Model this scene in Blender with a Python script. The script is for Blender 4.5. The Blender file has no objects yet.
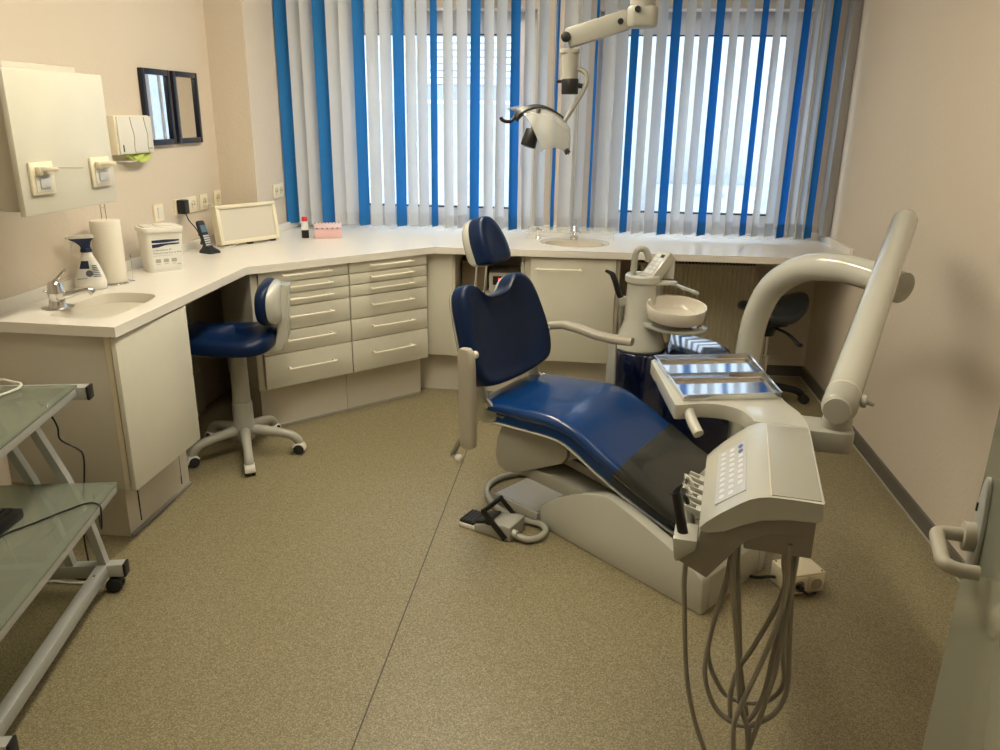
import bpy, bmesh, math, random
from math import sin, cos, pi, radians as rad
from mathutils import Vector as V, Matrix
from mathutils.geometry import tessellate_polygon
random.seed(4)
S = bpy.context.scene
COL = S.collection

# ------------------------------------------------------------------ materials
def nmat(name):
    m = bpy.data.materials.new(name); m.use_nodes = True
    nt = m.node_tree; b = nt.nodes['Principled BSDF']
    return m, nt, b

def mat(name, col, rough=.5, metal=0.0, bump=0.0, bscale=200, spec=.5, coat=0.0, trans=0.0, ior=1.45, alpha=1.0, var=0.0, vscale=30, emit=None, es=0):
    m, nt, b = nmat(name)
    b.inputs['Base Color'].default_value = (*col, 1)
    b.inputs['Roughness'].default_value = rough
    b.inputs['Metallic'].default_value = metal
    b.inputs['Specular IOR Level'].default_value = spec
    b.inputs['Coat Weight'].default_value = coat
    b.inputs['Coat Roughness'].default_value = .06
    b.inputs['Transmission Weight'].default_value = trans
    b.inputs['IOR'].default_value = ior
    b.inputs['Alpha'].default_value = alpha
    if emit:
        b.inputs['Emission Color'].default_value = (*emit, 1)
        b.inputs['Emission Strength'].default_value = es
    tc = nt.nodes.new('ShaderNodeTexCoord')
    if bump:
        n = nt.nodes.new('ShaderNodeTexNoise'); n.inputs['Scale'].default_value = bscale
        n.inputs['Detail'].default_value = 3
        bp = nt.nodes.new('ShaderNodeBump'); bp.inputs['Strength'].default_value = bump
        bp.inputs['Distance'].default_value = .004
        nt.links.new(tc.outputs['Object'], n.inputs['Vector'])
        nt.links.new(n.outputs['Fac'], bp.inputs['Height'])
        nt.links.new(bp.outputs['Normal'], b.inputs['Normal'])
    if var:
        n = nt.nodes.new('ShaderNodeTexNoise'); n.inputs['Scale'].default_value = vscale
        n.inputs['Detail'].default_value = 4
        r = nt.nodes.new('ShaderNodeValToRGB')
        r.color_ramp.elements[0].position = .35; r.color_ramp.elements[1].position = .65
        r.color_ramp.elements[0].color = (*[c*(1-var) for c in col], 1)
        r.color_ramp.elements[1].color = (*[min(1, c*(1+var)) for c in col], 1)
        nt.links.new(tc.outputs['Object'], n.inputs['Vector'])
        nt.links.new(n.outputs['Fac'], r.inputs['Fac'])
        nt.links.new(r.outputs['Color'], b.inputs['Base Color'])
    return m

def floor_mat():
    m, nt, b = nmat('speckled vinyl floor')
    tc = nt.nodes.new('ShaderNodeTexCoord')
    n = nt.nodes.new('ShaderNodeTexVoronoi'); n.inputs['Scale'].default_value = 340; sp_ = nt.nodes.new('ShaderNodeSeparateColor')
    nt.links.new(n.outputs['Color'], sp_.inputs[0])
    r = nt.nodes.new('ShaderNodeValToRGB'); e = r.color_ramp.elements
    e[0].position = .0; e[0].color = (.128, .106, .056, 1)
    e[1].position = 1.0; e[1].color = (.345, .30, .192, 1)
    x = e.new(.30); x.color = (.190, .159, .086, 1)
    x = e.new(.70); x.color = (.242, .205, .119, 1)
    nt.links.new(tc.outputs['Object'], n.inputs['Vector']); nt.links.new(sp_.outputs[0], r.inputs['Fac'])
    # welded seam of the sheet flooring along x = -0.54
    sx = nt.nodes.new('ShaderNodeSeparateXYZ'); nt.links.new(tc.outputs['Object'], sx.inputs[0])
    ad = nt.nodes.new('ShaderNodeMath'); ad.operation = 'ADD'; ad.inputs[1].default_value = .54
    ab = nt.nodes.new('ShaderNodeMath'); ab.operation = 'ABSOLUTE'
    lt = nt.nodes.new('ShaderNodeMath'); lt.operation = 'LESS_THAN'; lt.inputs[1].default_value = .0022
    nt.links.new(sx.outputs[0], ad.inputs[0]); nt.links.new(ad.outputs[0], ab.inputs[0]); nt.links.new(ab.outputs[0], lt.inputs[0])
    mx = nt.nodes.new('ShaderNodeMix'); mx.data_type = 'RGBA'
    nt.links.new(lt.outputs[0], mx.inputs['Factor']); nt.links.new(r.outputs['Color'], mx.inputs['A'])
    mx.inputs['B'].default_value = (.045, .036, .022, 1)
    nt.links.new(mx.outputs['Result'], b.inputs['Base Color'])
    b.inputs['Roughness'].default_value = .42
    return m

def slat_mat(name, col, t=.4):
    m = bpy.data.materials.new(name); m.use_nodes = True; nt = m.node_tree
    nt.nodes.remove(nt.nodes['Principled BSDF'])
    out = nt.nodes['Material Output']
    d = nt.nodes.new('ShaderNodeBsdfDiffuse'); d.inputs[0].default_value = (*col, 1)
    tr = nt.nodes.new('ShaderNodeBsdfTranslucent'); tr.inputs[0].default_value = (*col, 1)
    mx = nt.nodes.new('ShaderNodeMixShader'); mx.inputs[0].default_value = t
    nt.links.new(d.outputs[0], mx.inputs[1]); nt.links.new(tr.outputs[0], mx.inputs[2]); nt.links.new(mx.outputs[0], out.inputs[0])
    tc = nt.nodes.new('ShaderNodeTexCoord'); w = nt.nodes.new('ShaderNodeTexNoise'); w.inputs['Scale'].default_value = 400
    bp = nt.nodes.new('ShaderNodeBump'); bp.inputs['Strength'].default_value = .1
    nt.links.new(tc.outputs['Object'], w.inputs['Vector']); nt.links.new(w.outputs['Fac'], bp.inputs['Height'])
    nt.links.new(bp.outputs['Normal'], d.inputs['Normal'])
    return m

def glass_mat(name, col, rough, alpha_mix, spec=1.0):
    # tinted sheet: part see-through, part glossy / diffuse body
    m = bpy.data.materials.new(name); m.use_nodes = True; nt = m.node_tree
    b = nt.nodes['Principled BSDF']; out = nt.nodes['Material Output']
    b.inputs['Base Color'].default_value = (*col, 1); b.inputs['Roughness'].default_value = rough
    t = nt.nodes.new('ShaderNodeBsdfTransparent'); t.inputs[0].default_value = (*[min(1, c*1.25+.12) for c in col], 1)
    mx = nt.nodes.new('ShaderNodeMixShader'); mx.inputs[0].default_value = alpha_mix
    nt.links.new(t.outputs[0], mx.inputs[1]); nt.links.new(b.outputs[0], mx.inputs[2]); nt.links.new(mx.outputs[0], out.inputs[0])
    return m

M = dict(
    wall=mat('warm plaster', (.60, .525, .43), .85, bump=.35, bscale=55),
    ceil=mat('ceiling white', (.78, .75, .70), .9),
    floor=floor_mat(),
    cab=mat('cream laminate', (.62, .60, .51), .38, var=.02, vscale=6),
    cabside=mat('cream laminate body', (.53, .50, .42), .45),
    plinth=mat('plinth laminate', (.60, .56, .48), .5),
    top=mat('mineral worktop', (.74, .71, .65), .22, var=.02, vscale=400),
    base=mat('grey skirting', (.115, .105, .085), .5),
    weld=mat('skirting weld', (.42, .39, .33), .5),
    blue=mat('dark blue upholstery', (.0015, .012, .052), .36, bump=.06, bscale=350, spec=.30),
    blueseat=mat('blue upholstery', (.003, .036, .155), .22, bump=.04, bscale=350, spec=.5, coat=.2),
    footc=mat('grey plastic foot cover', (.030, .033, .031), .22, coat=.3, bump=.2, bscale=9),
    unit=mat('cream enamel', (.50, .50, .445), .13, coat=.6),
    unit2=mat('grey cream plastic', (.36, .355, .31), .33),
    arm=mat('taupe armrest plastic', (.40, .37, .30), .42),
    navy=mat('glossy navy enamel', (.004, .008, .035), .12, coat=.6),
    steel=mat('brushed steel', (.55, .55, .54), .28, metal=1),
    tray=mat('polished steel tray', (.72, .72, .72), .09, metal=1),
    chrome=mat('chrome', (.75, .75, .75), .08, metal=1),
    alu=mat('silver paint', (.42, .43, .41), .38, metal=.3),
    duct=mat('grey duct', (.34, .33, .32), .4, metal=.4),
    black=mat('black plastic', (.010, .010, .011), .42),
    rubber=mat('black rubber', (.016, .016, .017), .6),
    dgrey=mat('dark grey upholstery', (.020, .023, .026), .4),
    white=mat('white plastic', (.70, .68, .62), .35),
    ivory=mat('ivory plastic', (.76, .70, .54), .35),
    paper=mat('white paper', (.74, .70, .60), .85, bump=.2, bscale=120),
    green=mat('green paper towel', (.50, .58, .16), .9),
    slatw=slat_mat('white slat fabric', (.86, .86, .855), .60),
    slatb=slat_mat('blue slat fabric', (.065, .33, .68), .60),
    slatp=slat_mat('slat pocket fabric', (.82, .82, .82), .57),
    frame=mat('white window frame', (.66, .67, .70), .35),
    gasket=mat('window gasket', (.02, .02, .02), .6),
    pane=glass_mat('window glass', (.9, .95, .95), .02, .06),
    tglass=glass_mat('green frosted glass', (.40, .43, .36), .05, .34),
    tglassedge=mat('glass edge', (.42, .55, .46), .12, coat=.5),
    clear=glass_mat('clear acrylic', (.8, .8, .75), .05, .22),
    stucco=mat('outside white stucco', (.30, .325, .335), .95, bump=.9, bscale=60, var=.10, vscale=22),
    greyout=mat('outside grey', (.22, .24, .27), .6),
    louvre=mat('outside louvre', (.42, .48, .54), .5),
    mirror=mat('mirror', (.86, .86, .86), .02, metal=1),
    bframe=mat('blue black lacquer frame', (.008, .010, .022), .3),
    pink=mat('pink plastic', (.72, .46, .46), .5),
    pinkd=mat('dotted lid', (.66, .50, .52), .5),
    red=mat('red cap', (.6, .03, .03), .4),
    rad=mat('radiator enamel', (.62, .57, .42), .45),
    keyp=mat('silver keypad foil', (.50, .51, .53), .25),
    key=mat('key button', (.58, .59, .61), .35),
    keyb=mat('blue key button', (.03, .07, .28), .35),
    led=mat('red display', (.25, .0, .0), .4, emit=(1, .03, .05), es=2.0),
    ledg=mat('green led', (.0, .2, .05), .4, emit=(.05, .8, .25), es=.8),
    door=mat('grey green lacquer door', (.33, .345, .27), .17, coat=.4, bump=.15, bscale=3),
    viewer=mat('opal viewer sheet', (.62, .58, .50), .35),
    wood=mat('brown box', (.22, .17, .11), .6),
    label=mat('label white', (.72, .73, .70), .5),
    navyl=mat('label navy', (.008, .018, .06), .5),
    ink=mat('label ink', (.10, .11, .13), .6),
    hose=mat('grey instrument hose', (.30, .28, .235), .45),
    phoneb=mat('phone black', (.012, .014, .018), .3),
    phoned=mat('phone display', (.10, .17, .24), .15),
    bowl=mat('porcelain bowl', (.64, .60, .52), .12, coat=.5),
    lampglass=glass_mat('clear reflector', (.55, .55, .52), .10, .36),
    diff=mat('lamp diffuser', (.9, .9, .9), .5, emit=(1, .905, .70), es=37)
)
M.update(diff2=mat('added fill diffuser', (.9, .9, .9), .5, emit=(1, .905, .70), es=9),
)

# ------------------------------------------------------------------ mesh helpers
def T(x=0, y=0, z=0): return Matrix.Translation((x, y, z))
def RZ(a): return Matrix.Rotation(a, 4, 'Z')
def RX(a): return Matrix.Rotation(a, 4, 'X')
def RY(a): return Matrix.Rotation(a, 4, 'Y')

def basis(o, x, y, z):
    m = Matrix.Identity(4)
    for i, v in enumerate((x, y, z)):
        for k in range(3): m[k][i] = v[k]
    for k in range(3): m[k][3] = o[k]
    return m

class B:
    """collects shapes; build() links them as ONE mesh object"""
    def __init__(s): s.bm = bmesh.new()
    def _merge(s, t, mtx=None, bev=0, seg=2):
        if bev:
            es = [e for e in t.edges if e.calc_face_angle(0) > .6]
            if es: bmesh.ops.bevel(t, geom=es, offset=bev, segments=seg, affect='EDGES', profile=.5, clamp_overlap=True)
        if mtx is not None: bmesh.ops.transform(t, matrix=mtx, verts=t.verts)
        me = bpy.data.meshes.new('tmp'); t.to_mesh(me); t.free()
        s.bm.from_mesh(me); bpy.data.meshes.remove(me)
        return s
    def box(s, c, d, rz=0, bev=0, mtx=None, seg=2):
        t = bmesh.new(); bmesh.ops.create_cube(t, size=1, matrix=Matrix.Diagonal((*d, 1)))
        m = T(*c) @ RZ(rz)
        return s._merge(t, (mtx @ m) if mtx is not None else m, bev, seg)
    def rng(s, x0, x1, y0, y1, z0, z1, bev=0, mtx=None, seg=2):
        return s.box(((x0+x1)/2, (y0+y1)/2, (z0+z1)/2), (abs(x1-x0), abs(y1-y0), abs(z1-z0)), 0, bev, mtx, seg)
    def prism(s, poly, h, mtx=None, bev=0, seg=2, z0=0):
        t = bmesh.new()
        a = [t.verts.new((p[0], p[1], z0)) for p in poly]; b = [t.verts.new((p[0], p[1], z0+h)) for p in poly]
        n = len(poly)
        t.faces.new(a[::-1]); t.faces.new(b)
        for i in range(n): t.faces.new((a[i], a[(i+1) % n], b[(i+1) % n], b[i]))
        bmesh.ops.recalc_face_normals(t, faces=t.faces)
        return s._merge(t, mtx, bev, seg)
    def loft(s, rings, caps=True, mtx=None, closed=True):
        t = bmesh.new(); R = [[t.verts.new(p) for p in r] for r in rings]; n = len(rings[0])
        for i in range(len(R)-1):
            for j in range(n if closed else n-1):
                t.faces.new((R[i][j], R[i][(j+1) % n], R[i+1][(j+1) % n], R[i+1][j]))
        if caps and closed: t.faces.new(R[0][::-1]); t.faces.new(R[-1])
        bmesh.ops.recalc_face_normals(t, faces=t.faces)
        return s._merge(t, mtx)
    def lathe(s, prof, mtx=None, seg=32):
        t = bmesh.new(); rows = []
        for r, z in prof:
            if r < 1e-5: rows.append([t.verts.new((0, 0, z))])
            else: rows.append([t.verts.new((r*cos(2*pi*k/seg), r*sin(2*pi*k/seg), z)) for k in range(seg)])
        for a, b in zip(rows, rows[1:]):
            for k in range(seg):
                k2 = (k+1) % seg
                f = [a[k % len(a)], a[k2 % len(a)], b[k2 % len(b)], b[k % len(b)]]
                u = []
                for v in f:
                    if v not in u: u.append(v)
                if len(u) > 2: t.faces.new(u)
        if len(rows[0]) > 1: t.faces.new(rows[0][::-1])
        if len(rows[-1]) > 1: t.faces.new(rows[-1])
        bmesh.ops.recalc_face_normals(t, faces=t.faces)
        return s._merge(t, mtx)
    def cyl(s, p0, p1, r0, r1=None, seg=24, bev=0):
        r1 = r0 if r1 is None else r1
        p0, p1 = V(p0), V(p1); d = p1-p0; L = d.length
        q = d.to_track_quat('Z', 'Y').to_matrix().to_4x4()
        m = T(*p0) @ q
        if bev: pr = [(0, 0), (r0-bev, 0), (r0-bev*.3, bev*.3), (r0, bev), (r1, L-bev), (r1-bev*.3, L-bev*.3), (r1-bev, L), (0, L)]
        else: pr = [(0, 0), (r0, 0), (r1, L), (0, L)]
        return s.lathe(pr, m, seg)
    def tube(s, pts, r, seg=12, smooth=6, flat=1.0, caps=True, up=None):
        P = [V(p) for p in pts]
        rr = r if isinstance(r, (list, tuple)) else [r]*len(P)
        if smooth and len(P) > 2:
            Q, q = [], []
            for i in range(len(P)-1):
                a, b, c, d = P[max(i-1, 0)], P[i], P[i+1], P[min(i+2, len(P)-1)]
                for k in range(smooth):
                    t = k/smooth
                    Q.append(.5*((2*b)+(c-a)*t+(2*a-5*b+4*c-d)*t*t+(3*b-a-3*c+d)*t**3)); q.append(rr[i]*(1-t)+rr[i+1]*t)
            Q.append(P[-1]); q.append(rr[-1]); P, rr = Q, q
        rings = []; n = None
        for i, p in enumerate(P):
            d = (P[min(i+1, len(P)-1)]-P[max(i-1, 0)])
            if d.length < 1e-9: d = V((0, 0, 1))
            d.normalize()
            if n is None:
                n = V(up) if up else (V((0, 0, 1)) if abs(d.z) < .9 else V((1, 0, 0)))
            n = (n-d*n.dot(d))
            if n.length < 1e-6: n = d.orthogonal()
            n.normalize()
            b = d.cross(n)
            rings.append([p+(n*cos(2*pi*k/seg)*flat+b*sin(2*pi*k/seg))*rr[i] for k in range(seg)])
        return s.loft(rings, caps)
    def bar(s, p0, p1, w, h, up=(0, 0, 1), bev=0):
        p0, p1 = V(p0), V(p1); d = (p1-p0); L = d.length; d.normalize()
        u = V(up); u = (u-d*u.dot(d)).normalized(); b = u.cross(d)
        return s.box((0, 0, 0), (L, w, h), 0, bev, basis((p0+p1)/2, d, b, u))
    def sphere(s, c, r, sc=(1, 1, 1), seg=20, mtx=None):
        t = bmesh.new(); bmesh.ops.create_uvsphere(t, u_segments=seg, v_segments=seg//2, radius=r)
        m = T(*c) @ Matrix.Diagonal((*sc, 1))
        return s._merge(t, mtx @ m if mtx is not None else m)
    def text(s, body, size, mtx, depth=.0004):
        cu = bpy.data.curves.new('t', 'FONT'); cu.body = body; cu.size = size; cu.extrude = depth; cu.resolution_u = 1
        o = bpy.data.objects.new('t', cu); COL.objects.link(o)
        dg = bpy.context.evaluated_depsgraph_get()
        me = bpy.data.meshes.new_from_object(o.evaluated_get(dg)); me.transform(mtx)
        s.bm.from_mesh(me); bpy.data.meshes.remove(me); bpy.data.objects.remove(o); bpy.data.curves.remove(cu)
        return s
    def build(s, name, m, parent=None, ang=38, **kw):
        bm = s.bm
        for f in bm.faces: f.smooth = True
        a = rad(ang)
        for e in bm.edges:
            if len(e.link_faces) == 2 and e.calc_face_angle(0) > a: e.smooth = False
        me = bpy.data.meshes.new(name); bm.to_mesh(me); bm.free()
        me.materials.append(M[m] if isinstance(m, str) else m)
        o = bpy.data.objects.new(name, me); COL.objects.link(o)
        if parent: o.parent = parent
        for k, v in kw.items(): o[k] = v
        return o

def thing(name, label, cat, loc=(0, 0, 0), rz=0, group=None):
    o = bpy.data.objects.new(name, None); COL.objects.link(o)
    o.location = loc; o.rotation_euler = (0, 0, rz); o.empty_display_size = .05
    o['label'] = label; o['category'] = cat
    if group: o['group'] = group
    return o
def tag(o, label, cat, group=None):
    o['label'] = label; o['category'] = cat
    if group: o['group'] = group
    return o
def struct(o): o['kind'] = 'structure'; return o
def dup(root, loc=None, rz=None, label=None, parent=None):
    r = root.copy(); COL.objects.link(r)
    if loc is not None: r.location = loc
    if rz is not None: r.rotation_euler = (0, 0, rz)
    if label: r['label'] = label
    if parent: r.parent = parent
    for ch in list(root.children):
        dup(ch, parent=r)
    return r
def rrect(w, h, r, n=5, cx=0, cy=0):
    o = []
    for (sx, sy, a0) in ((1, 1, 0), (-1, 1, pi/2), (-1, -1, pi), (1, -1, 3*pi/2)):
        for k in range(n+1):
            a = a0+pi/2*k/n
            o.append((cx+sx*(w/2-r)+r*cos(a), cy+sy*(h/2-r)+r*sin(a)))
    return o
def spline2(pts, n=6, closed=True):
    o = []; N = len(pts)
    for i in range(N if closed else N-1):
        g = lambda k: V((*pts[k % N], 0)) if closed else V((*pts[min(max(k, 0), N-1)], 0))
        a, b, c, d = g(i-1), g(i), g(i+1), g(i+2)
        for k in range(n):
            t = k/n; q = .5*((2*b)+(c-a)*t+(2*a-5*b+4*c-d)*t*t+(3*b-a-3*c+d)*t**3); o.append((q.x, q.y))
    return o
def interp(tab, x):
    if x <= tab[0][0]: return tab[0][1]
    for (a, b), (c, d) in zip(tab, tab[1:]):
        if x <= c: return b+(d-b)*(x-a)/(c-a)
    return tab[-1][1]
M['handle'] = mat('handle cream', (.80, .76, .64), .3)
M['edge'] = mat('cabinet edge strip', (.66, .59, .44), .4)
M['outbox'] = mat('outside cabinet grey white', (.29, .315, .33), .6)
M['cdiff'] = mat('corridor diffuser', (.9, .9, .9), .5, emit=(1, .85, .62), es=2.5)
M['basinm'] = mat('basin mineral', (.58, .54, .46), .2, coat=.3)
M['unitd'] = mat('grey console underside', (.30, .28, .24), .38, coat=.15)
SKY, EXPO = 6.0, 0.27
T1W = (1.145, 3.08, 1.209)
ARCHPTS = [(.692, 3.358, .0), (.692, 3.358, .30), (.692,3.358,.466),(.697,3.350,.560),(.703,3.343,.695),(.718,3.323,.796),(.744,3.284,.885),(.784,3.226,.950),(.844,3.140,1.003),(.930,3.013,1.026),(1.003,2.904,1.022),(1.068,2.800,1.004)]
BF, BOSS = .625, (1.028, 2.866, 1.018)
# ================================================================== ROOM (x right, y towards the windows, z up)
XL, XR, YB, YF, ZC = -2.05, 1.375, 4.92, .20, 2.62
struct(B().rng(XL-.2, XR+.2, -1.6, YB+.3, -.1, 0).build('floor', 'floor'))
struct(B().rng(XL-.2, XR+.2, -1.6, YB+.3, ZC, ZC+.12).build('ceiling', 'ceil'))
struct(B().rng(XL-.2, XL, -1.6, YB+.3, 0, ZC).build('wall_left', 'wall'))
struct(B().rng(XR, XR+.2, -1.6, YB+.3, 0, ZC).build('wall_right', 'wall'))
OP = [(-1.56, -.36), (.0, 1.20)]; OZ0, OZ1 = .83, 2.12
w = B().rng(XL, XR, YB, YB+.3, 0, OZ0)
w.rng(XL, OP[0][0], YB, YB+.3, OZ0, ZC).rng(OP[0][1], OP[1][0], YB, YB+.3, OZ0, ZC).rng(OP[1][1], XR, YB, YB+.3, OZ0, ZC)
for a, b in OP: w.rng(a, b, YB, YB+.3, OZ1, ZC)
struct(w.build('wall_back', 'wall'))
struct(B().rng(XL, -1.84, 4.285, YB, 0, ZC).build('wall_column', 'wall'))
w = B().rng(XL, -.58, YF-.12, YF, 0, ZC).rng(.40, XR, YF-.12, YF, 0, ZC).rng(-.58, .40, YF-.12, YF, 2.06, ZC)
struct(w.build('wall_front', 'wall'))
struct(B().rng(XL, XR, -1.6, -1.5, 0, ZC).build('wall_corridor', 'wall'))
# coved vinyl skirting with a pale weld line
def skirting(name, poly_boxes, welds):
    b = B()
    for q in poly_boxes: b.rng(*q, bev=.004)
    o = struct(b.build(name, 'base'))
    b = B()
    for q in welds: b.rng(*q)
    b.build('weld_line', 'weld', o)
skirting('baseboard_right', [(XR-.014, XR, YF, YB, 0, .072)], [(XR-.020, XR-.013, YF, YB, 0, .006)])
skirting('baseboard_back', [(.18, XR-.014, YB-.014, YB, 0, .072)], [(.18, XR-.02, YB-.02, YB-.013, 0, .006)])

# windows
def window(name, x0, x1, handle_x):
    fy = 5.07
    b = B(); W_ = .065
    b.rng(x0, x0+W_, fy, fy+.07, OZ0+.03, OZ1, bev=.004).rng(x1-W_, x1, fy, fy+.07, OZ0+.03, OZ1, bev=.004)
    b.rng(x0+W_, x1-W_, fy+.001, fy+.07, OZ0+.03, OZ0+.09).rng(x0+W_, x1-W_, fy+.001, fy+.07, OZ1-W_, OZ1)
    root = struct(b.build(name, 'frame'))
    s0, s1, t0, t1, sw = x0+.05, x1-.05, OZ0+.075, OZ1-.05, .072
    b = B()
    b.rng(s0, s0+sw, fy-.02, fy+.05, t0, t1, bev=.006).rng(s1-sw, s1, fy-.02, fy+.05, t0, t1, bev=.006)
    b.rng(s0+sw, s1-sw, fy-.019, fy+.05, t0, t0+sw).rng(s0+sw, s1-sw, fy-.019, fy+.05, t1-sw, t1)
    b.build('sash', 'frame', root)
    g = B(); g0, g1, h0, h1 = s0+sw, s1-sw, t0+sw, t1-sw
    for q in ((g0, g0+.006, h0, h1), (g1-.006, g1, h0, h1), (g0, g1, h0, h0+.008), (g0, g1, h1-.006, h1)):
        g.rng(q[0], q[1], fy-.012, fy+.03, q[2], q[3])
    g.build('gasket', 'gasket', root)
    B().rng(g0, g1, fy+.012, fy+.018, h0, h1).build('pane', 'pane', root)
    b = B().rng(handle_x-.015, handle_x+.015, fy-.032, fy-.02, 1.37, 1.45, bev=.004)
    b.cyl((handle_x, fy-.03, 1.41), (handle_x, fy-.06, 1.41), .008)
    b.rng(handle_x-.009, handle_x+.009, fy-.07, fy-.055, 1.30, 1.42, bev=.004)
    b.build('window_handle', 'frame', root)
window('window_1', OP[0][0], OP[0][1], OP[0][1]-.085)
window('window_2', OP[1][0], OP[1][1], OP[1][0]+.085)

# the neighbouring house outside
nb = thing('neighbouring_house', 'white rendered house wall seen through both windows', 'building', (0, 7.6, 0))
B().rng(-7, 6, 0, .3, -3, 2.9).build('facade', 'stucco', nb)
b = B().rng(-1.62, -.42, -.03, .02, 1.63, 2.75)
b.build('window', 'frame', nb)
b = B()
for k in range(16): b.rng(-1.56, -.48, -.06, -.045, 1.80+k*.058, 1.845+k*.058)
b.build('shutter', 'louvre', nb, label='grey slatted shutter')
B().rng(-1.58, -.46, -.05, -.028, 1.66, 1.79).build('window_ledge', 'greyout', nb)
mb = thing('wall_box', 'pale cabinet on the white house wall outside the right window', 'box', (.95, 7.6, .44))
B().rng(-.40, .52, -.28, 0, 0, .52, bev=.01).build('housing', 'outbox', mb)
b = B()
for x in (-.08, .12):
    for k in range(4): b.rng(x+k*.026, x+k*.026+.019, -.285, -.279, .43, .46)
b.build('lettering', 'greyout', mb)
B().rng(.27, .275, -.283, -.279, .05, .5).build('door_seam', 'greyout', mb)

# ceiling strips out of the frame: main light, plus two added to soften shadows
def strip_light(x, y, label, dm='diff'):
    c = thing('ceiling_light', label, 'lamp', (x, y, ZC))
    B().rng(-.11, .11, -.68, .68, -.055, 0, bev=.01).build('housing', 'white', c)
    B().rng(-.085, .085, -.66, .66, -.078, -.052, bev=.010).build('diffuser', dm, c)
strip_light(-.70, 2.05, 'added unseen ceiling strip nearer the door that softens shadows')  # added strip, lengthens the light row to blur the arm's shadow
strip_light(-.70, 3.50, 'long fluorescent ceiling light nearer the windows')
strip_light(.60, 1.75, 'added unseen dim fill strip on the ceiling towards the right wall', 'diff2')  # added dim fill, softens shadows on the right wall
cl2 = thing('corridor_light', 'ceiling light of the corridor behind the doorway', 'lamp', (-.9, -.8, ZC))
B().lathe([(.16, 0), (.16, -.03), (.14, -.04)], seg=24).build('housing', 'white', cl2)
B().lathe([(.14, -.03), (.13, -.06), (.08, -.085), (0, -.09)], seg=24).build('diffuser', 'cdiff', cl2)

# vertical blinds: 89 mm slats, a blue one after every two white ones
BLUE = [-1.800, -1.578, -1.353, -1.124, -.922, -.685, -.463, -.231, -.013, .191, .405, .634, .867, 1.085, 1.231]
ANG = {4: 76, 7: 80, 8: 80, 9: 60, 12: 58, 14: 50}
slats = []
def base_ang(x): return 50 if x < -1.45 else 60 if x < -.4 else 40 if x < .02 else 51
for i, x in enumerate(BLUE):
    slats.append((x, 'slatb', ANG.get(i, base_ang(x))))
    if i+1 < len(BLUE):
        dx = (BLUE[i+1]-x)/3
        for k in (1, 2):
            slats.append((x+dx*k, 'slatw', base_ang(x)+random.uniform(-4, 4)))
def blind(name, label, sl, x0, x1, chain_x):
    root = thing(name, label, 'blind', ((x0+x1)/2, 4.72, 0), 0)
    ox = (x0+x1)/2
    B().rng(x0-ox, x1-ox, -.025, .025, 2.50, 2.55, bev=.004).build('headrail', 'alu', root)
    zb = .895
    ends = []
    for (x, mt, a) in sl:
        a = rad(a); t = V((cos(a), sin(a), 0)); n = V((-sin(a), cos(a), 0)); hw = .0445
        zz = zb+random.uniform(-.004, .004)
        sway = random.uniform(-.006, .006)
        rings = []
        for k in range(9):
            f = k/8; z = 2.495+(zz-2.495)*f
            c = V((x-ox+sway*f, 0, z))
            tw = rad(random.uniform(-1.2, 1.2)); t2 = V((cos(a+tw), sin(a+tw), 0)); n2 = V((-sin(a+tw), cos(a+tw), 0))
            row = []
            for j in range(5):
                u = -1+j/2
                row.append(c+t2*(u*hw)+n2*(.006*(1-u*u)))
            rings.append(row+[p+n2*.0006 for p in row[::-1]])
        o = B().loft(rings).build('slat', mt, root, label='blue slat' if mt == 'slatb' else 'white slat')
        c = V((x-ox+sway, 0, zz))
        b = B(); w2 = hw-.001
        rows = []
        for z in (zz+.075, zz+.001):
            f = [V((x-ox+sway, 0, z))+t*(u*w2)+n*(.006*(1-u*u)-.0016) for u in (-1, -.5, 0, .5, 1)]
            g = [V((x-ox+sway, 0, z))+t*(u*w2)+n*(.006*(1-u*u)+.0024) for u in (1, .5, 0, -.5, -1)]
            rows.append(f+g)
        b.loft(rows).build('weight_pocket', 'slatp' if mt == 'slatw' else mt, o)
        ends.append((c-t*hw, c+t*hw))
    for side in (0, 1):
        b = B()
        for p, q in zip(ends, ends[1:]):
            a, c = p[side]+V((0, 0, .012)), q[side]+V((0, 0, .012))
            m = (a+c)/2-V((0, 0, .026))
            b.tube([a, a*.72+m*.28-V((0, 0, .008)), m, c*.72+m*.28-V((0, 0, .008)), c], .0011, seg=5, smooth=2)
        b.build('bead_chain', 'white', root)
    B().tube([(chain_x-ox, -.04, 2.5), (chain_x-ox, -.045, 1.6), (chain_x-ox+.004, -.045, .97), (chain_x-ox+.012, -.04, 1.6), (chain_x-ox+.012, -.04, 2.5)], .0014, seg=6, smooth=3).build('pull_cord', 'arm', root)
    return root
k = next(i for i, s in enumerate(slats) if s[0] > -.20)
blind('vertical_blind', 'blue and white vertical blind hanging before the left window', slats[:k], -1.835, -.19, -.245)
blind('vertical_blind', 'blue and white vertical blind hanging before the right window', slats[k:], -.17, 1.30, -.11)

b = B().rng(1.325, XR, 4.76, 4.86, .905, ZC, bev=.004)
tag(b.build('cable_duct', 'duct'), 'grey upright cable duct in the corner right of the window', 'cable duct')

# entrance door, open towards the camera on the right
a_d = math.atan2(-.968, -.25)
d = struct(B().rng(0, .86, 0, .042, .008, 2.03, bev=.003).build('door_1', 'door'))
d.location = (.549, 1.05, 0); d.rotation_euler = (0, 0, a_d)
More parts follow.
